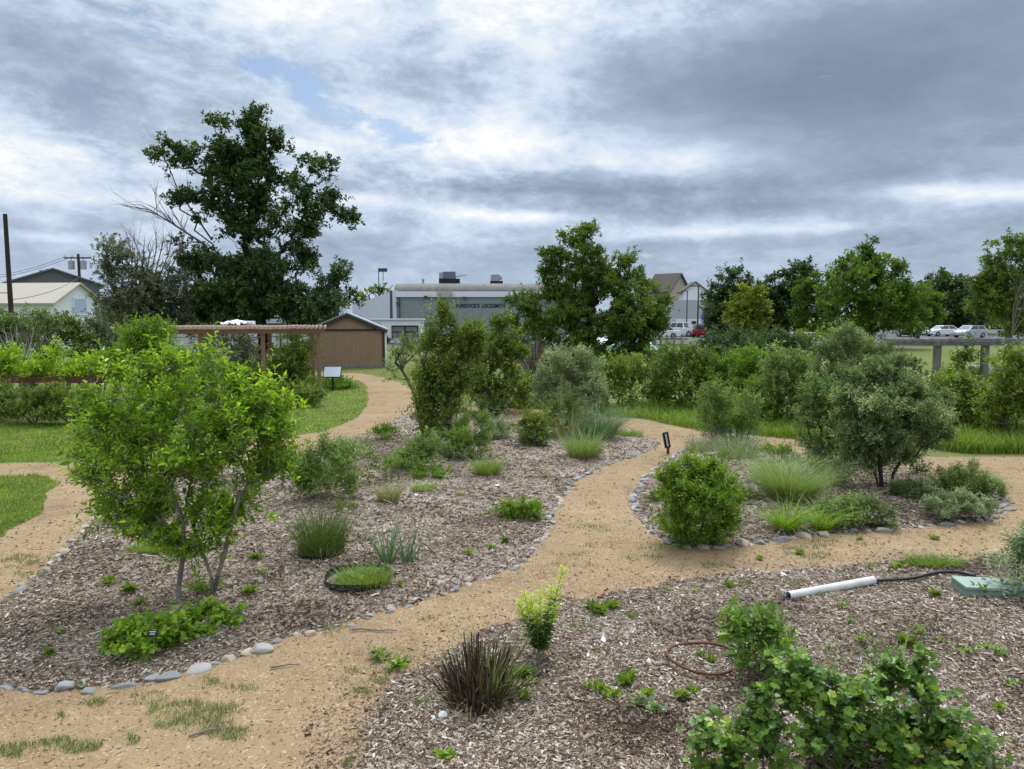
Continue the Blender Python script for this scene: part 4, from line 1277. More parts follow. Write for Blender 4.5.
def car(label, px, Y, shape, paint, heading, z=0.0, W=1.78, name='parked_car', cat='car', group=None):
    t = thing(name, label, cat, at(px, Y, z), group, rz=heading)
    prof, cb, cr, belt, roof = CARS[shape]
    hw = W / 2
    m = MB(); n = len(prof)
    st = [(-hw, 0.93), (-hw * 0.97, 0.985), (-hw * 0.5, 1.0), (hw * 0.5, 1.0), (hw * 0.97, 0.985), (hw, 0.93)]
    v = []
    for y, k in st:
        for x, zz in prof:
            v.append((x * (0.975 if abs(y) == hw else 1), y, 0.55 + (zz - 0.55) * k))
    f = []
    for a in range(len(st) - 1):
        for i in range(n):
            j = (i + 1) % n
            f.append([a * n + i, a * n + j, (a + 1) * n + j, (a + 1) * n + i])
    m.add(v, f)
    m.f.append((np.array([list(range(n))]), 0)); m.f.append((np.array([list(range((len(st) - 1) * n, len(st) * n))[::-1]]), 0))
    body = part(m, 'body', paint, t)
    wb, wr = hw * 0.93, hw * 0.74
    bot = [(cb[0], -wb, belt - .02), (cb[1], -wb, belt - .02), (cb[1], wb, belt - .02), (cb[0], wb, belt - .02)]
    top = [(cr[0], -wr, roof), (cr[1], -wr, roof), (cr[1], wr, roof), (cr[0], wr, roof)]
    m = MB(); m.add(bot + top, [[4, 5, 6, 7], [0, 1, 5, 4], [1, 2, 6, 5], [2, 3, 7, 6], [3, 0, 4, 7]])
    cab = part(m, 'cabin', paint, t)
    def pane(a, b, c, d, u0, u1, w0, w1, off):
        a, b, c, d = (np.array(q, float) for q in (a, b, c, d))
        def e(u, w):
            return (a * (1 - u) + b * u) * (1 - w) + (d * (1 - u) + c * u) * w
        nn = np.cross(b - a, d - a); nn = nn / np.linalg.norm(nn)
        return [e(u0, w0) + nn * off, e(u1, w0) + nn * off, e(u1, w1) + nn * off, e(u0, w1) + nn * off]
    for nm, q in (('side_window', (bot[0], bot[1], top[1], top[0])), ('windshield', (bot[1], bot[2], top[2], top[1])), ('side_window', (bot[2], bot[3], top[3], top[2])), ('rear_window', (bot[3], bot[0], top[0], top[3]))):
        m = MB()
        if nm == 'side_window':
            m.add(pane(*q, 0.07, 0.48, 0.14, 0.88, 0.006), [[0, 1, 2, 3]]); m.add(pane(*q, 0.52, 0.93, 0.14, 0.88, 0.006), [[0, 1, 2, 3]])
        else:
            m.add(pane(*q, 0.07, 0.93, 0.12, 0.90, 0.006), [[0, 1, 2, 3]])
        part(m, nm, GLASS, t)
    L = prof[0][0]; ax = 0.60 * abs(L)
    rw = 0.33 if shape in ('sedan', 'hatch') else 0.39
    for x in (-ax, ax):
        for s in (-1, 1):
            m = MB(); m.tubes([(x, s * (hw - 0.20), rw)], [(x, s * (hw + 0.012), rw)], rw, rw, 20, cap=True); w_ = part(m, 'wheel', BLACK, t)
            m = MB(); m.tubes([(x, s * (hw - 0.02), rw)], [(x, s * (hw + 0.022), rw)], rw * .62, rw * .58, 14, cap=True); part(m, 'rim', GALV, w_)
    for s in (-1, 1):
        m = MB(); m.box((-L - 0.13, s * hw * .68, belt - .24), (0.22, 0.36, 0.14)); part(m, 'headlight', HEADL, t)
        m = MB(); m.box((L + 0.05, s * hw * .72, belt - .16), (0.14, 0.30, 0.16)); part(m, 'tail_light', TAIL, t)
    if shape == 'pickup':
        m = MB(); m.box((-1.85, 0, 1.16), (1.6, W * 0.8, 0.03)); part(m, 'truck_bed', BLACKM, t)
    return t


def build_cars():
    car('white sedan seen side on beyond the weathered arbor beam', 943, 98, 'sedan', PAINT['white'], math.pi + 0.15)
    car('pale silver hatchback parked right of the white sedan beyond the arbor', 970, 92, 'hatch', PAINT['silver'], math.pi + 0.35)
    car('grey estate car parked left of the white sedan under the trees', 921, 104, 'suv', PAINT['grey'], 1.1)
    car('black car in the shade of the trees left of the grey estate car', 906, 96, 'sedan', PAINT['black'], 1.2)
    car('silver car parked low behind the shrubs beneath the arbor beam', 979, 36.5, 'hatch', PAINT['silver'], 2.6, -1.22)
    car('white pickup truck parked before the light grey workshop', 680, 97, 'pickup', PAINT['white'], math.pi - 0.65, name='pickup_truck', cat='pickup')
    car('long white car parked left of the white pickup behind the fence', 662, 90, 'sedan', PAINT['white'], math.pi - 0.2)
    car('black sport utility car behind the long white car', 664, 104, 'suv', PAINT['black'], math.pi)
    car('dark navy car parked right behind the white pickup', 689, 99, 'sedan', PAINT['navy'], math.pi / 2 + 0.2)
    car('red car parked by the dark lamp post', 699, 95, 'hatch', PAINT['red'], math.pi / 2 - 0.2)
    car('bright blue car among the shrubs below the yellowish tree', 728, 90, 'sedan', PAINT['blue'], math.pi + 0.2)
    car('white van side showing right of the red car', 716, 102, 'suv', PAINT['white'], 0.1)
    car('white car facing the viewer under the big round tree', 613, 62, 'hatch', PAINT['white'], -math.pi / 2 - 0.5)
    car('light coloured car at the far left under the big round tree', 597, 70, 'sedan', PAINT['silver'], 0.1)
    car('pale teal car low behind the shrubs under the big round tree', 634, 46, 'sedan', PAINT['teal'], -math.pi / 2 + 0.3, z=0.0)
    car('white car glimpsed through the gap under the pergola roof', 249, 84, 'suv', PAINT['white'], 0.15)
    car('white low car to the right of the shrubs, by the grey twiggy tops', 806, 60, 'sedan', PAINT['white'], 0.2)
    t = thing('canopy_tent', 'small pale peaked canopy tent beyond the parked sedan', 'tent', at(968, 125))
    z0, z1 = A(968, 325, 125).z, A(968, 319, 125).z
    m = MB(); m.add([(-1.6, -1.6, z0), (1.6, -1.6, z0), (1.6, 1.6, z0), (-1.6, 1.6, z0), (0, 0, z1), (-1.6, -1.6, z0 - .3), (1.6, -1.6, z0 - .3), (1.6, 1.6, z0 - .3), (-1.6, 1.6, z0 - .3)],
                    [[0, 1, 4], [1, 2, 4], [2, 3, 4], [3, 0, 4]]); m.f.append((np.array([[5, 6, 1, 0], [6, 7, 2, 1], [7, 8, 3, 2], [8, 5, 0, 3]]), 0)); part(m, 'canopy', CLOTH, t)
    for sx in (-1.55, 1.55):
        for sy in (-1.55, 1.55):
            m = MB(); m.box((sx, sy, z0 / 2 - .1), (0.06, 0.06, z0 - .2)); part(m, 'leg', GALV, t)


# ------------------------------------------------------------------ garden structures
def build_pergola():
    Y0 = 26.6
    a = at(318, Y0); b = at(205, Y0 + 0.6)
    b = a + np.array([-3.2, -0.75, 0]) / 3.287 * 3.95
    d = (b - a); L = np.linalg.norm(d); ang = math.atan2(d[1], d[0])
    zt = A(318, 330.3, Y0).z                      # top of the posts
    t = thing('pergola', 'cedar pergola with a slatted roof behind the leafy plum tree', 'pergola', (a[0], a[1], 0), rz=ang)
    depth = -2.7                                 # local y: away from the viewer is negative after the turn
    def post(x, y):
        m = MB(); m.box((x, y, zt / 2 - .05), (0.135, 0.135, zt + .1)); part(m, 'post', CEDAR, t)
    for x in (0, L * 0.48, L, L * 1.42):
        post(x, 0)
    for x in (0.3, L * 0.48, L, L * 1.42):
        post(x, depth)
    for y in (0.096, depth - 0.096):
        m = MB(); m.box((L * 0.70, y, zt - .03), (L * 1.5, 0.05, 0.15)); part(m, 'beam', CEDAR, t)
    r = rs(4)
    n = 40
    for i in range(n):
        x = -0.22 + (L * 1.5 + 0.1) * i / (n - 1)
        m = MB(); m.box((0, 0, 0), (0.055, abs(depth) + 0.9, 0.10))
        o = part(m, 'slat', CEDARL, t); o.location = (x, depth / 2 + r.normal(0, .02), zt + 0.105 + r.normal(0, .006))
    # cloth thrown over the roof
    m = MB(); n = 22
    u, v = np.meshgrid(np.linspace(-1, 1, n), np.linspace(-1, 1, n))
    rr = np.sqrt(u ** 2 + v ** 2); th = np.arctan2(v, u)
    z = 0.13 * np.exp(-(rr * 1.5) ** 2) + 0.05 * np.sin(th * 9 + 4 * rr) * rr + 0.03 * np.sin(u * 9) + 0.06
    kk = 1 + 0.28 * np.sin(th * 7)
    idx = np.arange(n * n).reshape(n, n)
    f = np.stack([idx[:-1, :-1], idx[:-1, 1:], idx[1:, 1:], idx[1:, :-1]], -1).reshape(-1, 4)
    m.add(np.c_[(u * kk * 0.27).ravel(), (v * kk * 0.6).ravel(), np.maximum(z, 0.01).ravel()], f)
    q = A(236, 322, Y0 + 1.8)
    o = m.build('cloth', CLOTH, loc=(q.x, q.y, zt + 0.17), smooth=True)
    so = o.modifiers.new('thickness', 'SOLIDIFY'); so.thickness = 0.01
    tag(o, 'crumpled white cloth lying on top of the pergola slats', 'cloth')
    m = MB(); m.box((0, 0, 0.05), (0.55, 0.3, 0.08)); m.box((0.1, 0.1, 0.12), (0.3, 0.22, 0.05))
    q = A(247, 321, Y0 + 2.2); tag(m.build('folded_cloth', CLOTH, loc=(q.x, q.y, zt + 0.17)), 'small white folded cloth beside the crumpled one on the pergola', 'cloth')


def build_sign():
    b = P(333, 391)
    t = thing('information_sign', 'small white information panel on a black post beside the pergola', 'sign', (b.x, b.y, 0))
    top = A(333, 372, b.y).z
    m = MB(); m.box((0, 0, top / 2), (0.07, 0.06, top)); part(m, 'post', BLACKM, t)
    R_ = Matrix.Rotation(math.radians(-32), 3, 'X')
    m = MB(); m.box((0, -0.03, top), (0.66, 0.03, 0.46), R=R_.to_3x3()); pn = part(m, 'panel', BLACKM, t)
    m = MB(); m.box((0, -0.045, top + 0.011), (0.61, 0.016, 0.41), R=R_.to_3x3()); part(m, 'printed_sheet', flat_mat('printed_sheet_white', (0.62, 0.68, 0.78), 0.35, var=0.15, scale=3), pn)


def build_arbor():
    Y = 20.0
    x0, x1 = at(888, Y)[0], at(1090, Y)[0]
    zt = A(950, 344, Y).z
    t = thing('arbor', 'weathered grey timber arbor with notched rafters at the right', 'arbor', (x0, Y, 0), rz=math.radians(-1.5))
    L = x1 - x0
    for px in (938, 985, 1045):
        x = at(px, Y)[0] - x0
        m = MB(); m.box((x, 0, zt / 2), (0.15, 0.15, zt)); part(m, 'post', GREYWOOD, t)
    for y in (-0.115, 0.115):
        m = MB(); m.box((L / 2, y, zt + 0.02), (L, 0.05, 0.11)); part(m, 'beam', GREYWOOD, t)
    r = rs(8)
    for i, x in enumerate(np.arange(0.12, L, 0.25)):
        m = MB(); m.box((x, 0, zt + 0.115 + r.normal(0, .006)), (0.055, 0.8, 0.06)); part(m, 'rafter', GREYWOOD, t)


def build_planter():
    Y = 20.2
    x1 = at(122, Y)[0]; x0 = at(-60, Y)[0]; L = x1 - x0
    z1, z0 = A(60, 377, Y).z, A(60, 383, Y).z
    t = thing('raised_planter', 'long rust red steel planter trough raised on legs at the left', 'planter', ((x0 + x1) / 2, Y, 0))
    m = MB()
    for y in (0, 1.0):
        m.box((0, y, (z0 + z1) / 2), (L, 0.05, z1 - z0))
    for s in (-1, 1):
        m.box((s * (L / 2 - .025), 0.5, (z0 + z1) / 2), (0.05, 0.95, z1 - z0 - .004))
    part(m, 'trough', RUST, t)
    m = MB(); m.box((0, 0.5, z0 + 0.09), (L - 0.1, 0.94, 0.12)); part(m, 'soil', flat_mat('potting_soil', (0.03, 0.022, 0.016), 0.95), t)
    for x in (-L / 2 + .08, 0, L / 2 - .25):
        for y in (0.04, 0.96):
            m = MB(); m.box((x, y, z0 / 2), (0.11, 0.09, z0)); part(m, 'leg', RUST, t)
    zz = z0 + 0.15
    for i, (px, lab) in enumerate(((-15, 'yellow green plant at the far left of the rust red planter'), (22, 'lime green plant in the left middle of the rust red planter'),
                                   (58, 'bushy yellow green plant in the middle of the rust red planter'), (95, 'lime green plant at the right end of the rust red planter'))):
        woody('planter_plant', lab, 'plant', at(px, Y + .5, zz), blobs(Y + .5, [(px - 10, 368, 14, 10), (px + 9, 367, 15, 11), (px, 361, 12, 9), (px + 2, 374, 20, 6)], seed=i), G['lime'],
              leaf=0.10, lai=2.6, stems=5, rad=0.015, seed=300 + i, fork=.3, group='plants growing in the rust red planter', parts=('stems', 'foliage'))


build_locksmith()
build_left_background()
build_mid_background()
build_right_background()
build_cars()
build_pergola()
build_sign()
build_arbor()
build_planter()

# ------------------------------------------------------------------ trees behind the garden
def zb(lst, s, ox, oy):
    return [(ox + a / s, oy + b / s, c / s, d / s) for a, b, c, d in lst]


def dead_limb(t, r, chain, rad, n, bark, name='dead_branch', L=0.5, levels=2):
    """bare limb with forking twigs"""
    base = np.array(t.location)
    m = MB(); c = np.array([np.array(p) - base for p in chain])
    rr = np.linspace(rad, rad * 0.25, len(c))
    m.path(c, rr, 6, 0.5)
    segs = [(c[i], c[i + 1], rr[i]) for i in range(1, len(c) - 1)]
    cur = segs
    for lv in range(levels):
        nxt = []
        for _ in range(n * (lv + 1)):
            p, q, w = cur[r.integers(len(cur))]
            s = p + (q - p) * r.random()
            d = unit((q - p) / np.linalg.norm(q - p) + r.normal(0, .5, 3) + np.array([0, 0, .25]))
            ln = L * r.uniform(.5, 1.3) / (lv + 1)
            e1 = s + d * ln * .5; e = e1 + unit(d + r.normal(0, .25, 3)) * ln * .5
            m.tubes([s, e1], [e1, e], [w * .4, w * .28], [w * .28, w * .12], 4, 0.6)
            nxt += [(s, e1, w * .5), (e1, e, w * .4)]
        cur = nxt
    return part(m, name, bark, t)


def build_trees():
    Y = 42.0
    big = zb([(145, 205, 56, 46), (215, 215, 40, 40), (300, 120, 48, 34), (430, 95, 48, 44), (400, 160, 50, 50), (330, 220, 80, 60), (460, 190, 80, 50), (290, 290, 60, 55), (195, 345, 45, 28),
              (380, 320, 100, 70), (615, 262, 66, 38), (570, 320, 50, 38), (655, 385, 52, 48), (690, 410, 32, 40), (600, 440, 60, 45), (560, 400, 70, 50), (530, 460, 80, 50), (340, 440, 100, 70), (230, 530, 80, 60),
              (560, 530, 55, 45), (390, 560, 120, 60), (300, 640, 110, 60), (480, 650, 110, 55), (600, 680, 80, 45), (400, 690, 150, 40), (230, 670, 60, 50), (380, 250, 90, 70), (430, 380, 90, 70), (300, 380, 80, 60), (480, 300, 70, 60), (450, 520, 80, 60), (420, 640, 120, 60)], 3.077, 120, 80) + [(262, 285, 30, 25, -2.5), (235, 283, 28, 26, -2.5), (290, 290, 30, 20, -2.5), (250, 310, 42, 14, -2.5), (300, 308, 34, 14, -2), (265, 262, 30, 20, -2), (222, 262, 18, 16, -1.5), (210, 300, 24, 18, -2), (320, 300, 26, 14, -1)]
    def add_dead(t, r, pts, B):
        ch = [A(205, 245, Y), A(190, 235, Y), A(170, 222, Y - .3), A(150, 210, Y - .4), A(124, 205, Y - .6)]
        dead_limb(t, r, ch, 0.075, 16, TWIGR, L=2.2)
        ch = [A(212, 240, Y + .5), A(195, 215, Y + .4), A(178, 190, Y + .3), A(168, 165, Y + .2), A(158, 145, Y)]
        dead_limb(t, r, ch, 0.055, 12, TWIGR, L=1.6)
    tree_px('broadleaf_tree', 'tallest dark tree with ragged crown and bare limbs on its left side', 'tree', 250, Y, big, G['dark'], 51, leaf_px=3.4, rad=.30, stems=2, lai=4.2, cluster=0.52,
            nclu=420, lean=.3, fork=.42, bark=BARKD, maxleaf=80000, extra=add_dead, ratio=0.6, tone=0.2, shell=.6)
    sp = zb([(690, 390, 30, 45), (715, 420, 22, 40), (670, 440, 30, 30)], 3.077, 120, 80)
    tree_px('broadleaf_tree', 'smaller round tree at the right foot of the tallest dark tree', 'tree', 336, 58, [(336, 280, 17, 22), (328, 297, 20, 18), (348, 298, 10, 14), (340, 265, 8, 12)], G['dark'], 52, rad=.25, bark=BARKD, lai=2.6)
    tree_px('broadleaf_tree', 'thin grey green tree with sparse crown behind the hedges at the left', 'tree', 122, 37, [(110, 248, 14, 18), (125, 258, 18, 20), (112, 278, 16, 20), (138, 280, 16, 22), (122, 300, 26, 18)], G['grey'], 53,
            rad=.12, lai=2.4, stems=4, cluster=.9, nclu=90, leaf_px=2.4, parts=('trunk', 'crown'), bark=TWIG)
    def bare(t, r, pts, B):
        for k in range(9):
            px = 132 + k * 6
            ch = [A(150 + (k - 4) * 2, 315, 39), A(148 + (k - 4) * 4, 285, 39), A(px, 255 - 4 * (k % 3), 39), A(px + (k - 4) * 1.5, 232 + 6 * (k % 4), 39)]
            dead_limb(t, r, ch, 0.05, 12, TWIG, L=1.0)
    tree_px('half_bare_tree', 'half bare brownish tree with upright dead twigs left of the tallest tree', 'tree', 155, 39, [(150, 290, 24, 24), (172, 285, 22, 30), (165, 312, 32, 18), (135, 308, 24, 18), (118, 312, 22, 14)], G['grey'], 54,
            rad=.12, lai=3.6, stems=5, leaf_px=2.5, cluster=.7, bark=TWIG, extra=bare)
    tree_px('broadleaf_tree', 'low tree just above the white end wing of the warehouse', 'tree', 377, 150, [(377, 288, 10, 9), (368, 292, 8, 7), (386, 292, 8, 6)], G['mid'], 55, rad=.3, lai=2.6)
    tree_px('broadleaf_tree', 'far low tree line clump left of the white house', 'tree', 20, 135, [(10, 300, 22, 12), (35, 303, 18, 10)], G['dark'], 56, rad=.3, lai=2)
    Y = 38.0
    tree_px('round_tree', 'large dark rounded tree in the middle in front of the car park', 'tree', 588, Y,
            [(582, 240, 22, 20), (562, 262, 26, 24), (598, 262, 28, 24), (582, 285, 45, 25), (630, 268, 18, 18), (632, 290, 34, 22), (655, 300, 20, 20), (612, 308, 45, 24), (566, 308, 36, 26), (530, 300, 18, 18), (524, 318, 13, 12),
             (540, 322, 24, 16), (590, 332, 46, 16), (640, 325, 30, 18), (655, 322, 14, 12), (600, 350, 50, 12), (560, 348, 30, 12), (632, 345, 22, 12)], G['mid'], 61, rad=.34, lai=4.2, leaf_px=3.4, fork=.45, nclu=300, cluster=.48, maxleaf=60000, var=(0.0, .42), bark=BARKD, tone=.22)
    tree_px('broadleaf_tree', 'dark maple standing alone right of the tan house', 'tree', 730, 78, [(733, 278, 18, 18), (722, 296, 18, 20), (742, 298, 16, 20), (730, 316, 24, 16), (716, 315, 14, 14), (745, 318, 16, 14)], G['dark'], 62, rad=.3, lai=4.4, bark=BARKD, var=(.05, 1))
    tree_px('yellow_tree', 'yellow green tree between two darker trees', 'tree', 748, 68, [(748, 294, 15, 17), (741, 313, 15, 16), (757, 310, 15, 20), (750, 322, 18, 12)], G['yellow'], 63, rad=.22, lai=4.2)
    tree_px('broadleaf_tree', 'dark dome shaped tree right of the yellow green tree', 'tree', 783, 72, [(770, 295, 14, 18), (795, 300, 22, 22), (778, 290, 20, 24), (796, 278, 16, 20), (768, 310, 16, 18), (785, 318, 28, 16), (803, 268, 10, 12)], G['dark'], 64, rad=.3, lai=4.4, bark=BARKD, var=(.1, 1))
    tree_px('broadleaf_tree', 'lighter green narrow tree left of the largest tree on the right', 'tree', 812, 66, [(810, 282, 14, 18), (804, 305, 15, 20), (826, 300, 14, 22), (832, 285, 12, 20), (815, 322, 20, 12)], G['ygreen'], 65, rad=.25, lai=4.0, cluster=.5, var=(0, .7))
    tree_px('broadleaf_tree', 'largest green tree of the right row with a high pointed top', 'tree', 868, 62, [(868, 247, 12, 12), (860, 262, 22, 16), (882, 268, 24, 16), (868, 285, 44, 20), (898, 292, 28, 20), (845, 300, 30, 22), (872, 312, 42, 20), (905, 315, 24, 14), (842, 265, 8, 10)],
            G['ygreen'], 66, rad=.34, lai=4.0, leaf_px=3.6, maxleaf=50000, nclu=300, cluster=.48, var=(0.0, .55), tone=.2)
    tree_px('broadleaf_tree', 'dark green tree filling in behind the parked sedan', 'tree', 945, 110, [(942, 280, 22, 15), (957, 293, 26, 22), (928, 298, 26, 22), (950, 315, 34, 16), (915, 315, 20, 14), (972, 312, 16, 16)], G['dark'], 67, rad=.3, lai=4.4, bark=BARKD, var=(.1, 1))
    def rdead(t, r, pts, B):
        for k in range(4):
            ch = [A(1012, 335, 47), A(1014 + k * 2, 305 + 6 * k, 47), A(1020 + k * 3, 285 + 9 * k, 47)]
            dead_limb(t, r, ch, 0.04, 10, TWIG, L=1.0)
    tree_px('broadleaf_tree', 'airy tall tree cut by the right border of the photo', 'tree', 1008, 50, [(1008, 250, 24, 18), (995, 272, 20, 16), (1020, 275, 22, 18), (1002, 293, 28, 16), (1018, 312, 22, 12), (990, 285, 18, 18), (1006, 275, 26, 22), (986, 300, 18, 14), (1020, 298, 22, 16), (1012, 320, 24, 12), (1022, 240, 14, 10)],
            G['mid'], 68, rad=.22, lai=3.0, leaf_px=2.8, cluster=.6, var=(0, .6), bark=BARKG, extra=rdead)
    tree_px('broadleaf_tree', 'medium green tree filling the gap right of the largest tree of the right row', 'tree', 918, 72, [(912, 298, 18, 18), (926, 300, 18, 20), (918, 315, 24, 12)], G['ygreen'], 69, rad=.22, lai=3.6, var=(0, .5), cluster=.5)
    tree_px('broadleaf_tree', 'dark green tree just left of the airy tall tree', 'tree', 975, 112, [(972, 296, 18, 20), (985, 302, 18, 18), (966, 312, 22, 12)], G['dark'], 70, rad=.25, lai=4, var=(.1, 1), bark=BARKD)
    tree_px('broadleaf_tree', 'dark low crown between the maple and the yellow green tree', 'tree', 716, 92, [(716, 308, 13, 16), (725, 316, 15, 12)], G['dark'], 71, rad=.2, lai=3.6, var=(.1, 1), bark=BARKD)
    for i, (px, Y, rx, ry, mt, lab) in enumerate(((700, 170, 30, 14, 'dark', 'far dark tree low behind the tan house'), (770, 150, 40, 18, 'dark', 'far dark tree behind the yellow green tree'),
                                                 (900, 140, 40, 20, 'dark', 'far dark tree behind the largest tree of the right row'), (1000, 150, 40, 20, 'mid', 'far tree behind the airy tall tree'),
                                                 (540, 150, 40, 14, 'dark', 'far tree hidden behind the warehouse end'), (230, 95, 60, 14, 'dark', 'far dark tree behind the pergola'), (310, 100, 40, 16, 'dark', 'far dark tree behind the gazebo'))):
        cy = 327 - ry * .9
        tree_px('broadleaf_tree', lab, 'tree', px, Y, [(px - rx * .5, cy + 4, rx * .6, ry * .8), (px + rx * .4, cy + 3, rx * .65, ry * .9), (px, cy - 1, rx * .6, ry)], G[mt], 600 + i, rad=.3, lai=2.2, bark=BARKD, group='far trees along the horizon')


# ------------------------------------------------------------------ shrubs of the middle distance
def build_shrubs():
    S = shrub_px
    gl = 'dark shrubs of the left hedge'
    for i, (px, Y, l, mt, lab) in enumerate(((-15, 25, [(-15, 335, 24, 24), (-8, 360, 25, 30)], 'mid', 'dark hedge shrub at the left border'), (22, 26, [(20, 330, 26, 18), (28, 352, 30, 28)], 'mid', 'broad dark hedge shrub behind the dead grey bush'),
                                           (62, 25, [(58, 330, 24, 15), (66, 350, 28, 28)], 'mid', 'dark hedge shrub below the utility pole with transformers'), (98, 26, [(94, 335, 20, 16), (102, 352, 22, 28)], 'grey', 'greyish hedge shrub left of the fresh green bush'))):
        woody('hedge_shrub', lab, 'shrub', at(px, Y), blobs(Y, l, seed=i), G[mt], leaf=.10, lai=2.8, stems=5, rad=.04, seed=700 + i, group=gl, var=(0, .55), parts=('stems', 'foliage'))
    woody('leafy_bush', 'fresh green tall bush behind the plum tree, left of the pergola roof', 'shrub', at(150, 21), blobs(21, [(150, 332, 20, 16), (138, 350, 28, 22), (165, 352, 24, 22), (150, 375, 40, 30), (195, 375, 22, 25), (175, 385, 30, 25)], seed=3), G['bright'], leaf=.085, lai=3.2,
          stems=6, rad=.05, seed=710, var=(0, .7), parts=('stems', 'foliage'))
    t = thing('dead_bush', 'dead grey bush with bare upright twigs in front of the left hedge', 'shrub', at(22, 22.5)); r = rs(5)
    for k in range(13):
        a = (k - 6) * 0.13
        ch = [at(22, 22.5) + np.array([0.01 * k, 0, 0]), A(22 + (k - 6) * 2, 358, 22.5 + r.normal(0, .3)), A(22 + (k - 6) * 4.5, 340 + 1.2 * abs(k - 6), 22.5 + r.normal(0, .4)), A(22 + (k - 6) * 6, 322 + 2.5 * abs(k - 6), 22.5 + r.normal(0, .5))]
        dead_limb(t, r, ch, 0.030, 9, BARKG, name='branch', L=.6, levels=1)
    for i, (px, lab) in enumerate(((-20, 'shrub with pale flower tips at the left border under the planter'), (28, 'shrub with pale flower tips under the left half of the planter'), (66, 'shrub with pale flower tips under the right half of the planter'))):
        Y = 18.9
        woody('border_shrub', lab, 'shrub', at(px, Y), blobs(Y, [(px - 12, 402, 18, 16), (px + 10, 400, 18, 15), (px, 414, 24, 12)], seed=i + 8), G['mid'], leaf=.07, lai=3, stems=6, rad=.02, seed=720 + i, group='border shrubs under the planter', var=(.0, .8),
              parts=('stems', 'foliage'))
    # round the pergola
    woody('climbing_vine', 'dense green vine bush climbing the pergola posts', 'vine', at(286, 27.4), blobs(27.4, [(294, 355, 16, 16), (280, 370, 20, 18), (298, 382, 16, 14), (276, 392, 30, 12), (255, 385, 25, 18)], seed=4), G['mid'], leaf=.10, lai=3.2, stems=6, rad=.04, seed=730,
          var=(.05, .85), parts=('stems', 'foliage'))
    woody('low_bush', 'low dark green bush behind the white information sign', 'shrub', at(336, 28.2), blobs(28.2, [(328, 385, 10, 8), (342, 383, 10, 8), (336, 390, 16, 6)], seed=5), G['bright'], leaf=.09, lai=3, stems=5, rad=.02, seed=731, var=(0, .5), parts=('stems', 'foliage'))
    woody('low_bush', 'low dense green bush at the foot of the right pergola post', 'shrub', at(300, 22.6), blobs(22.6, [(288, 394, 18, 10), (308, 397, 15, 8), (297, 401, 22, 6)], seed=15), G['mid'], leaf=.08, lai=3.4, stems=5, rad=.02, seed=734, var=(0, .8), parts=('stems', 'foliage'))
    woody('grey_bush', 'grey green bush seen through the pergola', 'shrub', at(225, 34), blobs(34, [(215, 345, 22, 14), (240, 350, 22, 14), (225, 362, 30, 14)], seed=6), G['grey'], leaf=.12, lai=2.2, stems=6, rad=.04, seed=732, parts=('stems', 'foliage'))
    woody('leafy_bush', 'loose dark bush between the pergola and the shed', 'shrub', at(300, 36), blobs(36, [(295, 338, 14, 12), (308, 350, 14, 14), (285, 352, 18, 14)], seed=7), G['mid'], leaf=.12, lai=1.8, stems=6, rad=.04, seed=733, var=(0, .6), parts=('stems', 'foliage'))
    # leaning, half bare tree
    def lean_extra(t, r, pts, B):
        for k in range(8):
            ch = [A(402, 372, 16.6), A(398 + k * 2, 355 - k, 16.6), A(388 + k * 5.5, 338 - 4 * (k % 3), 16.6)]
            dead_limb(t, r, ch, 0.012, 8, TWIG, name='dead_branch', L=.25)
    b = P(424, 440)
    woody('leaning_tree', 'half bare small tree leaning left from the central upright tree', 'tree', (b.x, b.y, bz(b)), blobs(16.6, [(393, 368, 8, 9), (405, 350, 11, 10), (418, 345, 9, 10), (396, 382, 7, 8)], seed=2), G['sage'], leaf=.055, lai=1.1, rad=.035, seed=741,
          roots=[[np.array((b.x, b.y, 0)), np.array(A(415, 396, 16.4)), np.array(A(408, 380, 16.5)), np.array(A(400, 367, 16.6))]], bark=BARK, extra=lean_extra, var=(0, .8))
    S('upright_tree', 'upright leafy small tree in the centre of the mulch bed', 'tree', 434, 446,
      [(443, 322, 9, 12), (436, 345, 13, 18), (450, 345, 13, 16), (474, 337, 9, 12), (468, 352, 14, 18), (440, 375, 20, 18), (464, 378, 17, 16), (430, 400, 15, 18), (445, 402, 16, 18), (433, 425, 16, 16), (425, 378, 10, 14)], G['mid'], 742,
      leaf=.07, lai=4.6, rad=.06, stems=3, bark=BARK, parts=('trunk', 'crown'), var=(.0, 1.0), fork=.25, ratio=.48, upw=.8, twig=.34, tmpl='leaf')
    S('leafy_bush', 'tall leafy shrub right behind the central upright tree', 'shrub', 492, 412, [(502, 338, 13, 18), (490, 358, 20, 20), (512, 362, 16, 20), (478, 378, 20, 18), (505, 388, 24, 16), (485, 398, 22, 10)], G['mid'], 743, leaf=.10, lai=4.4, rad=.05, upw=.8, var=(.1, 1))
    t = thing('twiggy_bush', 'dark reddish grey bush of bare fine twigs beside the silver shrub', 'shrub', at(536, 26)); r = rs(9)
    for k in range(44):
        x = (k - 21.5) * .9
        ch = [at(536, 26) + np.array([x * .01, 0, 0]), A(536 + x * .5, 372, 26 + r.normal(0, .4)), A(536 + x, 358, 26 + r.normal(0, .6)), A(536 + x * 1.35, 341 + abs(x) * .55 + r.normal(0, 2), 26 + r.normal(0, .8))]
        dead_limb(t, r, ch, 0.016, 14, TWIGR, name='branch', L=.42)
    S('silver_shrub', 'rounded silver green shrub left of the path junction', 'shrub', 570, 414, [(558, 368, 20, 17), (582, 368, 20, 18), (570, 385, 32, 18), (590, 392, 18, 16), (550, 392, 16, 16), (570, 402, 30, 10)], G['silver'], 744, leaf=.085, ratio=.28, lai=3.4, upw=.9, var=(.05, 1))
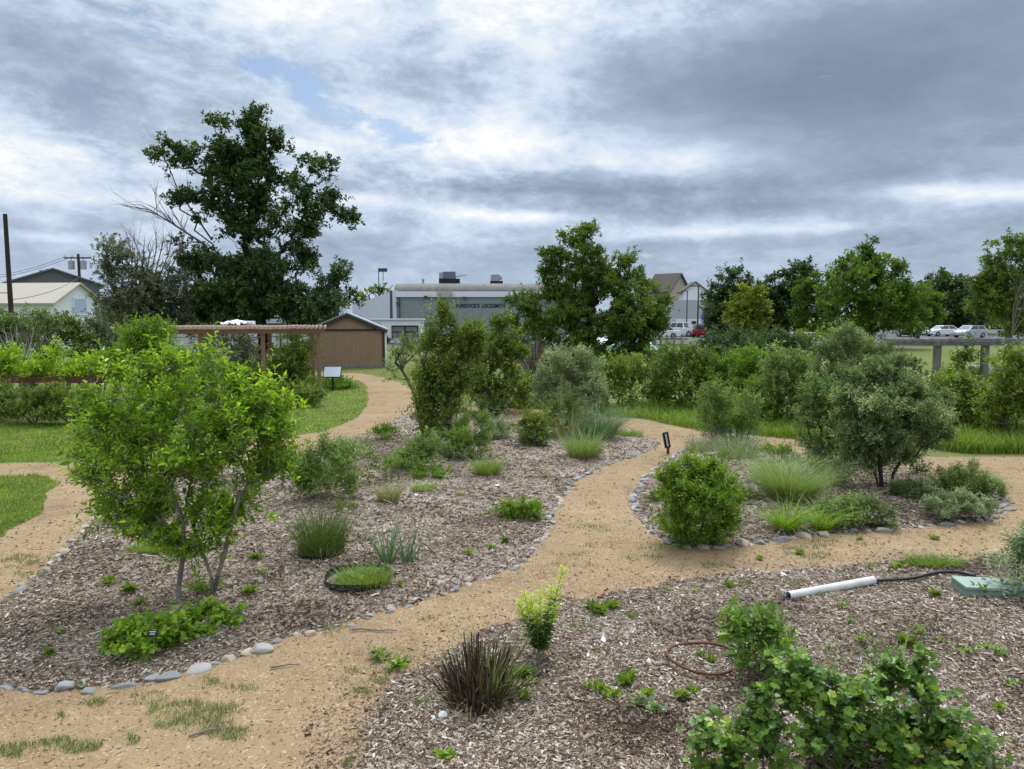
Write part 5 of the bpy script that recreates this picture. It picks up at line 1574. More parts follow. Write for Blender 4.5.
    S('low_shrub', 'low bright green shrub behind the back path, left one', 'shrub', 496, 407, [(488, 400, 14, 7), (500, 396, 14, 8)], G['bright'], 745, leaf=.08, lai=3, var=(.1, 1))
    S('low_shrub', 'low bright green shrub in front of the silver shrub', 'shrub', 527, 408, [(518, 400, 14, 8), (535, 397, 16, 10)], G['bright'], 746, leaf=.08, lai=3, var=(.1, 1))
    S('leafy_bush', 'green shrub just right of the silver shrub', 'shrub', 622, 408, [(610, 378, 20, 18), (632, 375, 20, 18), (622, 392, 28, 16)], G['mid'], 747, leaf=.09, lai=3.2, var=(.15, 1))
    S('leafy_bush', 'tall rounded shrub under the gap with the parked pickup', 'shrub', 684, 411, [(668, 364, 16, 14), (690, 360, 18, 14), (680, 377, 32, 20), (705, 372, 16, 18), (690, 395, 32, 16), (660, 392, 14, 16)], G['mid'], 748, leaf=.09, lai=3.3, var=(.05, .9), rad=.04)
    S('leafy_bush', 'broad light green shrub right of the rounded shrub', 'shrub', 735, 412, [(720, 372, 20, 14), (745, 365, 22, 16), (735, 385, 34, 18), (760, 388, 20, 16), (730, 400, 32, 12)], G['bright'], 749, leaf=.09, lai=3.2, var=(.0, .62), rad=.04)
    woody('dark_thicket', 'dark thicket behind the light green shrubs in front of the cars', 'shrub', at(755, 34), blobs(34, [(735, 345, 30, 14), (770, 348, 26, 16), (715, 350, 20, 12), (795, 352, 20, 14), (755, 362, 44, 16)], seed=6), G['dark'], leaf=.14, lai=2.8, stems=7, rad=.05, seed=750, var=(.2, 1), parts=('stems', 'foliage'))
    woody('leafy_bush', 'shrub mass left of the round tree foot near the teal car', 'shrub', at(640, 33), blobs(33, [(640, 362, 16, 8), (655, 360, 14, 10)], seed=6), G['mid'], leaf=.12, lai=2.8, stems=7, rad=.05, seed=751, parts=('stems', 'foliage'))
    S('leafy_bush', 'rounded grey green shrub below the yellowish tree', 'shrub', 790, 426, [(782, 362, 20, 16), (800, 368, 18, 16), (788, 385, 30, 20), (795, 405, 28, 16)], G['sage'], 752, leaf=.08, lai=3.2, rad=.04)
    S('russian_olive', 'tall loose grey green shrub behind the multi stemmed olive tree', 'shrub', 850, 440, [(852, 338, 16, 14), (840, 352, 20, 14), (868, 352, 22, 16), (828, 370, 20, 16), (855, 372, 32, 18), (885, 372, 20, 18), (850, 392, 36, 16)], G['olive'], 753, leaf=.06, ratio=.3, lai=2.7,
      rad=.045, upw=.9, var=(.05, .95), parts=('trunk', 'crown'))
    S('leafy_bush', 'rounded olive green shrub directly left of the multi stemmed olive tree', 'shrub', 820, 466, [(815, 395, 16, 18), (830, 400, 16, 18), (812, 420, 18, 20), (830, 430, 18, 20), (820, 448, 24, 14)], G['sage'], 754, leaf=.05, lai=3.4, rad=.03, var=(0, .8))
    S('leafy_bush', 'green shrub with pale tips behind the small plant tag', 'shrub', 775, 425, [(770, 395, 20, 18), (760, 410, 22, 14)], G['mid'], 755, leaf=.07, lai=3, rad=.03, var=(.1, .9))
    def olive_roots():
        out = []
        for chain in ([(880, 492, 0), (874, 470, 0), (860, 452, .1), (852, 438, .1)], [(882, 491, 0), (880, 466, -.1), (880, 445, -.1), (884, 425, 0)], [(890, 492, 0), (893, 474, .1), (902, 458, .2), (912, 440, .3)], [(873, 490, .1), (858, 477, .1), (848, 462, .1), (846, 446, .1)]):
            out.append([np.array(P(chain[0][0], chain[0][1]))] + [np.array(A(x, y, P(880, 491).y + dy)) for x, y, dy in chain[1:]])
        return out
    b = P(882, 491)
    woody('olive_tree', 'multi stemmed olive tree with grey green crown in the island bed', 'tree', (b.x, b.y, bz(b)),
          blobs(b.y, [(866, 376, 20, 14), (888, 370, 22, 12), (910, 384, 22, 16), (930, 406, 18, 18), (850, 400, 17, 20), (882, 402, 34, 24), (912, 422, 30, 20), (858, 430, 22, 20), (892, 438, 36, 18), (925, 436, 16, 16), (900, 460, 34, 13), (846, 425, 14, 18), (866, 456, 26, 13), (935, 425, 18, 20), (890, 415, 46, 30)], seed=12, deep=.95),
          G['olive'], bark=BARKD, leaf=.052, ratio=.34, lai=4.2, rad=.035, seed=760, roots=olive_roots(), maxleaf=60000, nclu=200, var=(.05, 1.1), twig=.16, cluster=.45)
    # low hedge in front of the car park
    for i, (px, Y, l, mt, lab) in enumerate(((540, 44, [(525, 345, 22, 10), (550, 343, 22, 12), (538, 354, 30, 8)], 'dark', 'low dark hedge shrub behind the bare twiggy bush'), 
                                             (760, 52, [(740, 340, 24, 8), (775, 340, 26, 9)], 'dark', 'low dark hedge shrub below the yellow green tree'), (832, 50, [(815, 340, 22, 9), (845, 342, 24, 10)], 'mid', 'low hedge shrub below the largest tree of the right row'),
                                             (450, 46, [(440, 348, 24, 10), (470, 346, 24, 12), (420, 352, 14, 8)], 'mid', 'low hedge shrub behind the central upright tree'))):
        woody('hedge_shrub', lab, 'shrub', at(px, Y), blobs(Y, l, seed=i), G[mt], leaf=.17, lai=2.6, stems=5, rad=.04, seed=790 + i, group='low hedge shrubs along the car park', var=(.1, .9), parts=('stems', 'foliage'))
    # right hand side
    for i, (px, Y, l, mt, lab) in enumerate(((950, 17.5, [(942, 395, 18, 16), (958, 390, 18, 18), (950, 408, 26, 16), (935, 415, 18, 10), (955, 422, 26, 12)], 'mid', 'bright tipped shrub under the left arbor post'), (985, 17.0, [(985, 405, 22, 15), (972, 415, 22, 12), (990, 422, 28, 12)], 'mid', 'rounded green shrub between the two arbor posts'),
                                             (1015, 16.0, [(1010, 375, 20, 22), (1020, 398, 24, 20), (1002, 408, 20, 14), (1012, 425, 28, 14)], 'mid', 'large green shrub at the right border under the arbor'), (915, 19.0, [(908, 372, 16, 14), (918, 385, 18, 16), (905, 398, 20, 14)], 'dark', 'dark shrub tucked behind the olive crown by the arbor end'),
                                             (1045, 18, [(1040, 360, 22, 24), (1030, 385, 22, 25)], 'mid', 'shrub cut off by the right border of the photo'))):
        woody('leafy_bush', lab, 'shrub', at(px, Y), blobs(Y, l, seed=i + 3), G[mt], leaf=.075, lai=4.2, stems=6, rad=.03, seed=770 + i, group='shrubs along the arbor', var=(.2, 1.05), parts=('stems', 'foliage'))
    woody('climbing_vine', 'green vine climbing the arbor between its two posts', 'vine', at(967, 19.9), blobs(19.9, [(967, 346, 5, 5), (968, 358, 7, 8), (962, 368, 10, 7), (970, 375, 12, 8)], seed=2), G['mid'], leaf=.08, lai=3, rad=.02, seed=780, var=(.0, .8), parts=('stems', 'foliage'))
    woody('leafy_bush', 'bush on the slope beyond the arbor, right of the low silver car', 'shrub', at(1003, 34, -.8), blobs(34, [(1000, 385, 12, 12), (1010, 372, 14, 14)], seed=2), G['mid'], leaf=.12, lai=3, rad=.03, seed=781, parts=('stems', 'foliage'))
    woody('leafy_bush', 'bush on the slope beyond the arbor, left of the low silver car', 'shrub', at(952, 33, -.6), blobs(33, [(950, 378, 14, 12), (942, 390, 14, 12)], seed=2), G['bright'], leaf=.12, lai=3, rad=.03, seed=782, var=(0, .7), parts=('stems', 'foliage'))


# ------------------------------------------------------------------ the near plum tree and the planting of the beds
def build_near():
    b = P(196, 602)
    Y = b.y
    roots = [[np.array(P(212, 600)), np.array(A(212, 578, Y)), np.array(A(203, 553, Y + .05)), np.array(A(194, 528, Y + .1)), np.array(A(186, 500, Y + .1))],
             [np.array(P(213, 599)), np.array(A(218, 575, Y)), np.array(A(226, 548, Y - .03)), np.array(A(232, 522, Y - .05)), np.array(A(240, 495, Y - .1))],
             [np.array(P(178, 610)), np.array(A(179, 585, Y - .12)), np.array(A(183, 555, Y - .15)), np.array(A(184, 525, Y - .2)), np.array(A(172, 490, Y - .25))]]
    B = blobs(Y, [(105, 408, 22, 22), (140, 385, 26, 22), (180, 378, 32, 20), (222, 375, 26, 20), (255, 395, 24, 18), (285, 415, 18, 14), (105, 440, 26, 24), (150, 425, 42, 32), (210, 420, 46, 32), (262, 430, 28, 26), (292, 442, 14, 16), (95, 470, 16, 18),
                  (130, 468, 36, 28), (185, 468, 46, 28), (235, 465, 38, 24), (275, 462, 18, 16), (150, 500, 32, 20), (200, 498, 34, 16), (168, 522, 22, 12), (240, 490, 22, 14), (115, 495, 14, 12), (150, 522, 28, 16), (205, 518, 30, 16), (240, 507, 24, 14), (175, 540, 26, 14), (212, 535, 20, 11), (122, 515, 16, 10), (160, 358, 14, 10), (210, 355, 12, 9), (125, 368, 10, 10)], seed=77, deep=1.0)
    B = [(x, y, z - .05, a_, b_, c_) for x, y, z, a_, b_, c_ in B]
    woody('plum_tree', 'young bright green plum tree with three grey stems in the near bed', 'tree', (b.x, b.y, bz(b)), B, G['plum'], bark=BARKG, leaf=.058, ratio=.46, tmpl='leaf', lai=3.1, rad=.024, seed=810, roots=roots, maxleaf=46000, nclu=240,
          twig=.20, per=9, upw=.75, outw=.5, cluster=.55, var=(0, 1.0), kscale=.5, stem_r=.002, tone=.10)
    # lush plants at its foot
    for i, (px, py, l, lab) in enumerate(((150, 652, [(135, 636, 22, 13), (160, 630, 24, 14), (180, 640, 24, 11), (150, 645, 34, 8)], 'lush green ground plant with a small black tag under the plum tree'),
                                         (205, 628, [(205, 616, 22, 9), (225, 620, 14, 7), (190, 620, 14, 8)], 'smaller lush green plant right behind the tagged one'))):
        shrub_px('geranium', lab, 'plant', px, py, l, G['bright'], 820 + i, tmpl='palm', leaf=.042, ratio=.85, lai=4.4, rad=.006, var=(.1, .95), twig=.10, per=5, up=1.4, group='lush ground plants under the plum tree', stem_r=.0015)
    shrub_px('root_sprout', 'dark leafy sprout at the base of the plum tree stems', 'plant', 204, 600, [(203, 592, 8, 7), (198, 588, 6, 6)], G['plum'], 824, leaf=.045, tmpl='leaf', lai=3, rad=.004, var=(0, .45))
    # central bed
    C = clump
    shrub_px('leafy_clump', 'tall blue green leafy clump beside the plum crown', 'plant', 326, 504, [(308, 470, 14, 16), (324, 462, 12, 20), (342, 468, 14, 18), (322, 485, 30, 14), (346, 488, 12, 12), (306, 490, 16, 12)], G['catmint'], 31, leaf=.085, ratio=.2, lai=3.0, rad=.004, upw=2.0, outw=.5, twig=.26, nclu=150, kscale=.4)
    shrub_px('leafy_clump', 'second blue green leafy clump joining the tall one behind', 'plant', 343, 472, [(338, 450, 14, 12), (348, 455, 12, 12), (342, 462, 18, 8)], G['catmint'], 32, leaf=.07, ratio=.2, lai=2.0, rad=.006, upw=1.6, outw=.4, twig=.2)
    C('rush_clump', 'dense upright green rush clump with fine stems in the mulch', 'plant', 322, 559, .44, .23, G['rush'], 1000, .0055, .20, .38, 33, hv=.38, heads=(G['straw'], 95, .020, .008))
    C('iris_clump', 'left fan of stiff blue green iris blades', 'plant', 388, 567, .46, .06, G['blue'], 46, .014, .12, .6, 34, group='iris fans')
    C('iris_clump', 'right fan of stiff blue green iris blades', 'plant', 407, 567, .34, .06, G['blue'], 34, .013, .12, .7, 35, group='iris fans')
    C('pale_grass_tuft', 'small pale straw green tuft between the iris and the tree', 'plant', 389, 505, .26, .14, G['straw'], 420, .006, .4, .6, 36)
    C('grass_tuft', 'round green mound of fine grass near the bare soil patch', 'plant', 487, 478, .28, .16, G['grass'], 700, .006, .5, .8, 37)
    C('grass_tuft', 'low dull green mat in front of the central tree', 'plant', 424, 493, .10, .18, G['sage'], 500, .006, .5, 1.0, 38)
    C('ornamental_grass', 'fine green clump at the bed edge beside the path', 'plant', 583, 459, .42, .26, G['sage'], 900, .007, .35, .7, 39)
    C('ornamental_grass', 'blue green tussock at the back right of the central bed', 'plant', 597, 441, .58, .34, G['blue'], 1100, .010, .4, .8, 40)
    C('ornamental_grass', 'clump with pale seed stalks near the blue green tussock', 'plant', 568, 442, .85, .20, G['straw'], 160, .006, .4, .7, 41)
    C('grass_tuft', 'flat green patch at the far right tip of the central bed', 'plant', 627, 437, .13, .34, G['grass'], 600, .008, .4, .8, 42, flat=.7)
    C('grass_tuft', 'bright green flat grass patch left of the plum stems', 'plant', 154, 556, .10, .26, G['grass'], 1400, .006, .5, .9, 43, flat=.55)
    S = shrub_px
    S('dense_mound', 'dense vivid green mound by the path edging', 'plant', 516, 521, [(505, 512, 11, 8), (520, 508, 11, 8), (533, 511, 9, 8), (517, 515, 20, 6)], G['bright'], 830, leaf=.030, lai=5, rad=.006, var=(.1, .8))
    S('low_plant', 'small round green plant beside the leaning tree', 'plant', 386, 443, [(386, 436, 10, 8), (382, 432, 6, 5)], G['bright'], 831, leaf=.05, lai=3.4, rad=.006, var=(.0, .7))
    S('understory_plant', 'loose grey green plants left of the central tree foot', 'plant', 418, 470, [(412, 452, 18, 16), (430, 448, 16, 16), (420, 462, 24, 9), (400, 462, 10, 8)], G['sage'], 832, leaf=.05, ratio=.35, lai=2.3, rad=.008, upw=.9)
    S('understory_plant', 'loose grey green plants right of the central tree foot', 'plant', 462, 462, [(450, 448, 18, 14), (470, 443, 18, 16), (482, 428, 12, 14), (460, 455, 24, 9)], G['catmint'], 833, leaf=.05, ratio=.35, lai=2.2, rad=.008, upw=.9)
    S('understory_plant', 'airy herb with upright stems just behind the central tree foot', 'plant', 455, 440, [(446, 425, 10, 14), (462, 428, 12, 14), (456, 436, 18, 7)], G['catmint'], 8331, leaf=.05, ratio=.3, lai=2.8, rad=.006, upw=1.3)
    S('understory_plant', 'soft pale herb in front of the darker spreading bush', 'plant', 498, 440, [(492, 430, 8, 10), (504, 428, 8, 11), (498, 436, 14, 5)], G['silver'], 8332, leaf=.05, ratio=.3, lai=2.4, rad=.005, upw=1.3)
    S('understory_plant', 'straggling yellowish herb at the left of the central mulch', 'plant', 396, 478, [(392, 466, 10, 8), (402, 470, 8, 7)], G['catmint'], 8333, leaf=.045, ratio=.3, lai=2, rad=.004, upw=1.2)
    S('low_plant', 'fresh green low plant in front of the loose grey green plants', 'plant', 431, 481, [(425, 474, 10, 6), (437, 473, 10, 6), (418, 468, 7, 6)], G['bright'], 834, leaf=.04, lai=3, rad=.005, var=(0, .8))
    S('leafy_bush', 'round green bush in the right back of the central bed', 'shrub', 530, 447, [(522, 430, 11, 13), (540, 426, 12, 13), (530, 420, 9, 10), (532, 438, 18, 9)], G['mid'], 835, leaf=.05, lai=3.4, rad=.012, var=(.1, 1))
    S('leafy_bush', 'darker spreading bush behind the round green bush', 'shrub', 566, 438, [(556, 415, 12, 13), (572, 410, 12, 13), (564, 426, 18, 10), (582, 424, 10, 10)], G['mid'], 836, leaf=.05, lai=3, rad=.014, var=(0, .8))
    S('low_plant', 'dark broad leaved plant behind the loose grey green plants', 'plant', 488, 421, [(480, 412, 10, 8), (494, 412, 10, 7)], G['dark'], 837, leaf=.09, lai=3, rad=.008, var=(.2, 1))
    S('low_plant', 'small yellowish plant at the edge of the tall grass clump', 'plant', 345, 513, [(342, 505, 6, 6), (348, 507, 6, 5)], G['yellow'], 838, leaf=.04, lai=2.4, rad=.004)
    S('low_plant', 'spindly yellow flowering plant left of the central tree', 'plant', 377, 487, [(372, 474, 6, 10), (382, 470, 7, 12), (374, 460, 4, 6)], G['ygreen'], 839, leaf=.05, lai=1.4, rad=.004)
    S('low_plant', 'small reddish green plant right of the tall grass clump', 'plant', 362, 462, [(358, 450, 5, 8), (368, 448, 5, 8)], G['yellow'], 840, leaf=.05, lai=1.2, rad=.004)
    # island bed
    S('round_shrub', 'rounded yellow green shrub at the left end of the island bed', 'shrub', 698, 546, [(680, 482, 18, 15), (705, 476, 20, 15), (722, 490, 14, 18), (672, 500, 15, 18), (698, 500, 34, 26), (685, 524, 24, 16), (718, 520, 18, 16), (700, 535, 26, 8), (690, 466, 10, 8), (715, 466, 10, 7), (735, 505, 8, 10)], G['bright'], 850, leaf=.040,
      lai=4.6, rad=.016, tmpl='leaf', var=(.0, .75), tone=.18, upw=.7, twig=.15, maxleaf=30000)
    S('tall_herb', 'tall blue green upright herb at the back of the island bed', 'plant', 714, 447, [(706, 412, 10, 18), (718, 408, 11, 18), (712, 430, 16, 16), (724, 425, 9, 18)], G['catmint'], 51, leaf=.09, ratio=.16, lai=2.3, rad=.008, upw=2.2, outw=.3, twig=.34, nclu=80, kscale=.4)
    S('tall_herb', 'slightly shorter upright herb, right neighbour of the tall blue green one', 'plant', 746, 446, [(738, 412, 9, 15), (750, 412, 9, 15), (744, 430, 15, 15)], G['catmint'], 52, leaf=.09, ratio=.16, lai=2.1, rad=.008, upw=2.2, outw=.3, twig=.3, nclu=60, kscale=.4)
    S('leafy_bush', 'bright green leafy bush in front of the tall blue green herbs', 'shrub', 736, 446, [(732, 430, 10, 12), (742, 422, 9, 10), (738, 438, 14, 8)], G['bright'], 853, leaf=.05, lai=3.2, rad=.01, var=(.1, .9))
    C('lavender', 'greyish purple lavender below the bright leafy bush', 'plant', 737, 460, .34, .34, G['silver'], 900, .007, .15, .6, 54, heads=(flat_mat('lavender_flowers', (0.16, 0.14, 0.24), .8), 420, .035, .014))
    C('lavender', 'small lavender mound left along the island stones', 'plant', 700, 453, .22, .26, G['silver'], 500, .007, .15, .6, 55, heads=(flat_mat('pale_lavender_flowers', (0.20, 0.18, 0.28), .8), 200, .03, .012))
    C('ornamental_grass', 'large arching pale green grass in the island bed', 'plant', 790, 503, .50, .30, G['sage'], 2600, .005, .55, .8, 56, heads=(G['straw'], 95, .05, .008))
    C('ornamental_grass', 'pale green grass behind the large arching one', 'plant', 778, 486, .40, .22, G['sage'], 1200, .005, .5, .8, 57)
    C('daylily_clump', 'left clump of bright arching strap leaves by the island stones', 'plant', 786, 533, .36, .11, G['bright'], 300, .011, .75, .75, 58, seg=6, group='strap leaved clumps by the island stones')
    C('daylily_clump', 'right clump of bright arching strap leaves by the island stones', 'plant', 821, 531, .33, .10, G['bright'], 260, .011, .75, .75, 59, seg=6, group='strap leaved clumps by the island stones')
    def dots(colour, n, size):
        def f(t, r, pts, B):
            k = r.choice(len(pts), n); p = pts[k] + np.c_[r.normal(0, .05, (n, 2)), r.uniform(.02, .08, n)]
            m = MB(); s, d, nn = rand_frames(r, n, .4)
            for q in range(2):
                m.inst(KITE_V, KITE_F, p - d * size * .5, s, d if q == 0 else s, nn, size, size, size, .5)
            kind(part(m, 'flowers', colour, t), 'stuff')
        return f
    yf = flat_mat('yellow_flowers', (0.62, 0.46, 0.03), .7); pf = flat_mat('mauve_flowers', (0.24, 0.15, 0.19), .8)
    S('flowering_shrub', 'grey green shrub with tiny yellow flowers under the olive tree', 'shrub', 850, 526, [(835, 508, 16, 12), (855, 500, 18, 12), (845, 517, 22, 8)], G['sage'], 860, leaf=.035, lai=3.6, rad=.008, extra=dots(yf, 60, .028), nclu=60)
    S('flowering_shrub', 'shrub with dusty mauve flower heads beside the yellow flowered one', 'shrub', 878, 527, [(872, 512, 14, 11), (886, 515, 12, 10), (878, 520, 18, 7)], G['sage'], 861, leaf=.035, lai=3.2, rad=.008, extra=dots(pf, 220, .04), nclu=60, var=(0, .7))
    S('low_plant', 'small dark green plant in the middle of the island bed', 'plant', 746, 504, [(744, 497, 8, 7), (750, 498, 6, 5)], G['mid'], 862, leaf=.04, lai=3, rad=.004)
    S('low_plant', 'small plant hugging the stones at the left rim of the island', 'plant', 652, 502, [(650, 497, 9, 4), (658, 498, 7, 3)], G['mid'], 863, leaf=.035, lai=3, rad=.004, var=(0, .6))
    S('leafy_bush', 'small rounded bush at the back centre of the island bed', 'shrub', 778, 464, [(772, 452, 10, 9), (785, 455, 9, 8)], G['bright'], 864, leaf=.045, lai=3, rad=.006, var=(0, .8))
    S('leafy_bush', 'grey green bush left of the olive stems', 'shrub', 830, 490, [(822, 472, 14, 13), (836, 478, 12, 12)], G['sage'], 865, leaf=.04, lai=3.2, rad=.008)
    S('sage_mound', 'broad grey green sage mound at the right front of the island', 'plant', 956, 519, [(940, 505, 16, 10), (962, 503, 18, 10), (980, 508, 14, 8), (955, 512, 32, 6)], G['silver'], 65, leaf=.035, ratio=.3, lai=4.5, rad=.006, upw=1.3, twig=.09)
    S('sage_mound', 'taller bright green feathery mound behind the sage mound', 'plant', 968, 500, [(950, 482, 18, 11), (972, 478, 18, 12), (988, 488, 16, 11), (965, 490, 30, 8)], G['sage'], 66, leaf=.05, ratio=.2, lai=4, rad=.006, upw=1.3, twig=.13)
    S('sage_mound', 'dry looking grey green tuft left of the sage mound', 'plant', 912, 502, [(905, 490, 14, 8), (922, 490, 14, 9), (912, 496, 22, 5)], G['olive'], 67, leaf=.04, ratio=.2, lai=3.4, rad=.005, upw=1.3, twig=.11)
    # near bed
    t = thing('burnt_grass_clump', 'burnt blackened stalks of a cut grass clump in the near bed', 'plant', (*P(478, 706)[:2], bz(P(478, 706)))); r = rs(71)
    m = MB(); N = 330
    a = r.uniform(0, 6.3, N); q = np.sqrt(r.random(N)) * .20
    p0 = np.c_[np.cos(a) * q, np.sin(a) * q, np.full(N, -.01)]
    h = r.uniform(.12, .56, N) * (1.1 - 1.0 * q / .3); f = r.normal(.34, .24, N) * (q / .12)
    p1 = p0 + np.c_[np.cos(a) * f * h, np.sin(a) * f * h, h] + r.normal(0, .015, (N, 3))
    m.tubes(p0, p1, .0058, .0044, 5, np.clip(r.beta(1.6, 2.0, N), 0, 1), cap=False); part(m, 'stalks', BURNT, t)
    m = MB(); blade_mesh(r, m, 110, .12, .50, .005, .3, .45, 4, .4, centre=(.12, .02, 0)); part(m, 'green_blades', G['dull'], t)
    m = MB(); blade_mesh(r, m, 110, .17, .22, .007, .9, .9, 4, .4); part(m, 'dry_blades', G['straw'], t)
    b = P(540, 662)
    t = thing('lime_shoots', 'young plant with several upright shoots and lime yellow tips', 'plant', (b.x, b.y, bz(b))); r = rs(72)
    st, lf, tips = MB(), MB(), MB()
    for px, py, dy in ((563, 572, .02), (552, 592, .06), (540, 596, -.05), (531, 602, .0), (524, 598, .05), (518, 606, -.02), (536, 615, -.08), (556, 612, -.06)):
        e = np.array(A(px, py, b.y + dy)) - np.array((b.x, b.y, 0))
        st.path(np.array([[r.normal(0, .015), r.normal(0, .015), -.01], e * np.array([.55, .55, .5]), e]), [.005, .004, .002], 5, .7)
        K = int(36 * e[2] / .5) + 10
        tt = np.linspace(.12, 1.0, K)
        pos = np.stack([np.interp(tt, [0, .5, 1], [0, e[k] * (.55 if k < 2 else .5), e[k]]) for k in range(3)], 1)
        an = np.arange(K) * 2.4
        d = unit(np.c_[np.cos(an), np.sin(an), np.full(K, .45)])
        s, dd, nn = leaf_frames(r, d, 1.0, .3)
        L = .078 * (1.1 - .45 * tt) * r.uniform(.8, 1.2, K)
        v = np.clip(.15 + .3 * r.random(K), 0, 1)
        lo = tt < .64
        lf.inst(LEAF_V, LEAF_F, pos[lo], s[lo], dd[lo], nn[lo], L[lo] * .62, L[lo], L[lo], v[lo])
        tips.inst(LEAF_V, LEAF_F, pos[~lo], s[~lo], dd[~lo], nn[~lo], L[~lo] * .6, L[~lo], L[~lo], np.clip(v[~lo] + .5, 0, 1))
    part(st, 'stems', BARKG, t); part(lf, 'leaves', G['mid'], t); part(tips, 'tip_leaves', G['lime'], t, 'lime yellow young leaves at the shoot tips')
    S('broadleaf_herb', 'fresh green broad leaved herb right of the rusty ring', 'plant', 760, 682, [(745, 628, 16, 12), (765, 632, 16, 13), (752, 648, 22, 14), (772, 652, 16, 14), (760, 668, 22, 10), (742, 640, 12, 12)], G['lush'], 870, tmpl='leaf', leaf=.085, ratio=.5, lai=3.4, rad=.008,
      var=(.25, 1.05), twig=.16, per=6, upw=.9, up=1.1, stem_r=.0022, nclu=26)
    for i, (px, py, l, lab, kk) in enumerate(((752, 792, [(722, 742, 24, 17), (755, 728, 24, 16), (735, 762, 34, 16), (775, 752, 26, 18), (790, 705, 14, 16), (765, 700, 14, 10)], 'lobed leaf bush beside the small black tag, left one of the near three', 0),
                                              (842, 785, [(820, 700, 24, 16), (850, 705, 26, 16), (835, 728, 34, 20), (862, 745, 28, 18), (830, 758, 30, 18), (805, 690, 14, 12), (800, 672, 12, 10)], 'lobed leaf bush in the middle of the near three', 1),
                                              (925, 780, [(905, 672, 18, 14), (890, 690, 22, 16), (920, 700, 22, 18), (905, 728, 34, 20), (940, 735, 22, 18), (910, 757, 38, 16), (955, 757, 24, 14), (980, 762, 22, 10)], 'lobed leaf bush at the right of the near three', 2))):
        S('currant_bush', lab, 'shrub', px, py, l, G['lush'], 880 + i, tmpl='palm', leaf=.043, ratio=1.0, lai=3.9, rad=.010, var=(.0, 1.05), tone=.2, twig=.15, per=6, up=1.3, spread=.9, stem_r=.002, group='lobed leaf bushes at the lower right', upw=.7, nclu=95)
    C('grass_tuft', 'thin wild grass stems rising behind the lobed leaf bushes', 'plant', 898, 690, .40, .14, G['dull'], 70, .006, .35, .6, 81)
    C('grass_tuft', 'thin grass blades between the herb and the lobed leaf bushes', 'plant', 812, 690, .30, .12, G['grass'], 60, .006, .4, .6, 82)
    S('silver_plant', 'silvery leafy plant at the right border beside the green lid', 'plant', 1024, 600, [(1014, 565, 12, 14), (1026, 560, 14, 18), (1012, 582, 11, 12), (1028, 585, 16, 14)], G['silver'], 83, leaf=.085, ratio=.22, lai=3.2, rad=.006, upw=1.1, twig=.2)
    C('grass_tuft', 'bright green grass patch in front of the island stones', 'plant', 932, 566, .09, .30, G['grass'], 900, .007, .5, .9, 84, flat=.5)
    # tall grass at the far right
    clump_poly = smooth_poly(gpx([(925, 428), (960, 418), (1030, 412), (1250, 410), (1250, 452), (1030, 454), (960, 453), (930, 446)]), .3)
    poly_grass('tall_grass', 'bright tall grass beyond the right hand path', [clump_poly], G['grass'], 34000, .26, .010, 91, (920, 408, 1100, 456))
    back = [smooth_poly(gpx(l), .3) for l in ([(606, 417), (620, 407), (660, 403), (700, 405), (760, 408), (800, 420), (830, 438), (800, 440), (700, 430), (640, 419)], [(480, 406), (500, 400), (545, 400), (600, 404), (606, 414), (560, 410)])]
    poly_grass('tall_grass', 'low lush grass and herbs along the back path', back, G['grass'], 40000, .20, .010, 93, (470, 396, 840, 445))
    # lawns and patches
    lawn2 = smooth_poly(gpx([(-300, 470), (-100, 466), (0, 463), (70, 462), (110, 463), (190, 452), (240, 440), (200, 430), (100, 425), (0, 424), (-300, 424)]), .4)
    lawn3 = smooth_poly(gpx([(210, 450), (309, 434), (345, 424), (362, 413), (368, 396), (362, 383), (345, 378), (320, 376), (322, 378), (262, 388), (240, 410), (225, 436)]), .4)
    lawn4 = smooth_poly(gpx([(320, 372), (360, 373), (395, 380), (411, 388), (414, 398), (450, 403), (470, 398), (470, 375), (400, 366), (320, 368)]), .4)
    poly_grass('lawn_grass', 'short green lawn grass left of the beds and round the shed', [LAWN, lawn2, lawn3, lawn4], G['grass'], 170000, .05, .008, 95, (-60, 364, 480, 560), patchy=.3)
    tuft = lambda l: smooth_poly(gpx(l), .15, .03, 7)
    r = rs(99)
    pat = []
    for px, py, rx, ry in ((190, 718, 50, 16), (150, 700, 24, 8), (60, 747, 46, 9), (20, 752, 30, 8), (95, 704, 12, 7), (230, 735, 30, 8), (240, 690, 18, 4), (430, 620, 14, 3), (600, 546, 20, 4), (665, 548, 26, 4), (385, 668, 24, 7), (570, 565, 24, 3), (640, 558, 22, 3), (20, 560, 34, 6),
                           (590, 505, 12, 3), (80, 690, 8, 5), (30, 575, 20, 3), (800, 548, 20, 3), (870, 545, 20, 2), (560, 600, 12, 3), (600, 530, 14, 3)):
        th = np.linspace(0, 6.28, 14)[:-1]; kk = r.uniform(.6, 1.2, 13)
        pat.append(np.array([P(px + rx * math.cos(a) * k, py + ry * math.sin(a) * k)[:2] for a, k in zip(th, kk)]))
    for k in range(70):
        px, py = r.uniform(-20, 1040), r.uniform(440, 765)
        c0 = np.array([P(px, py)[:2]])
        if inside(CB, c0)[0] or inside(IB, c0)[0] or inside(LAWN, c0)[0] or not inside(SAND, c0)[0] or (inside(FB, c0)[0] and edge_dist(FB, c0)[0] > .5):
            continue
        rx, ry = r.uniform(6, 26), r.uniform(2, 5) * (py - 300) / 260
        th = np.linspace(0, 6.28, 14)[:-1]; kk = r.uniform(.5, 1.2, 13)
        pat.append(np.array([P(px + rx * math.cos(a) * q, py + ry * math.sin(a) * q)[:2] for a, q in zip(th, kk)]))
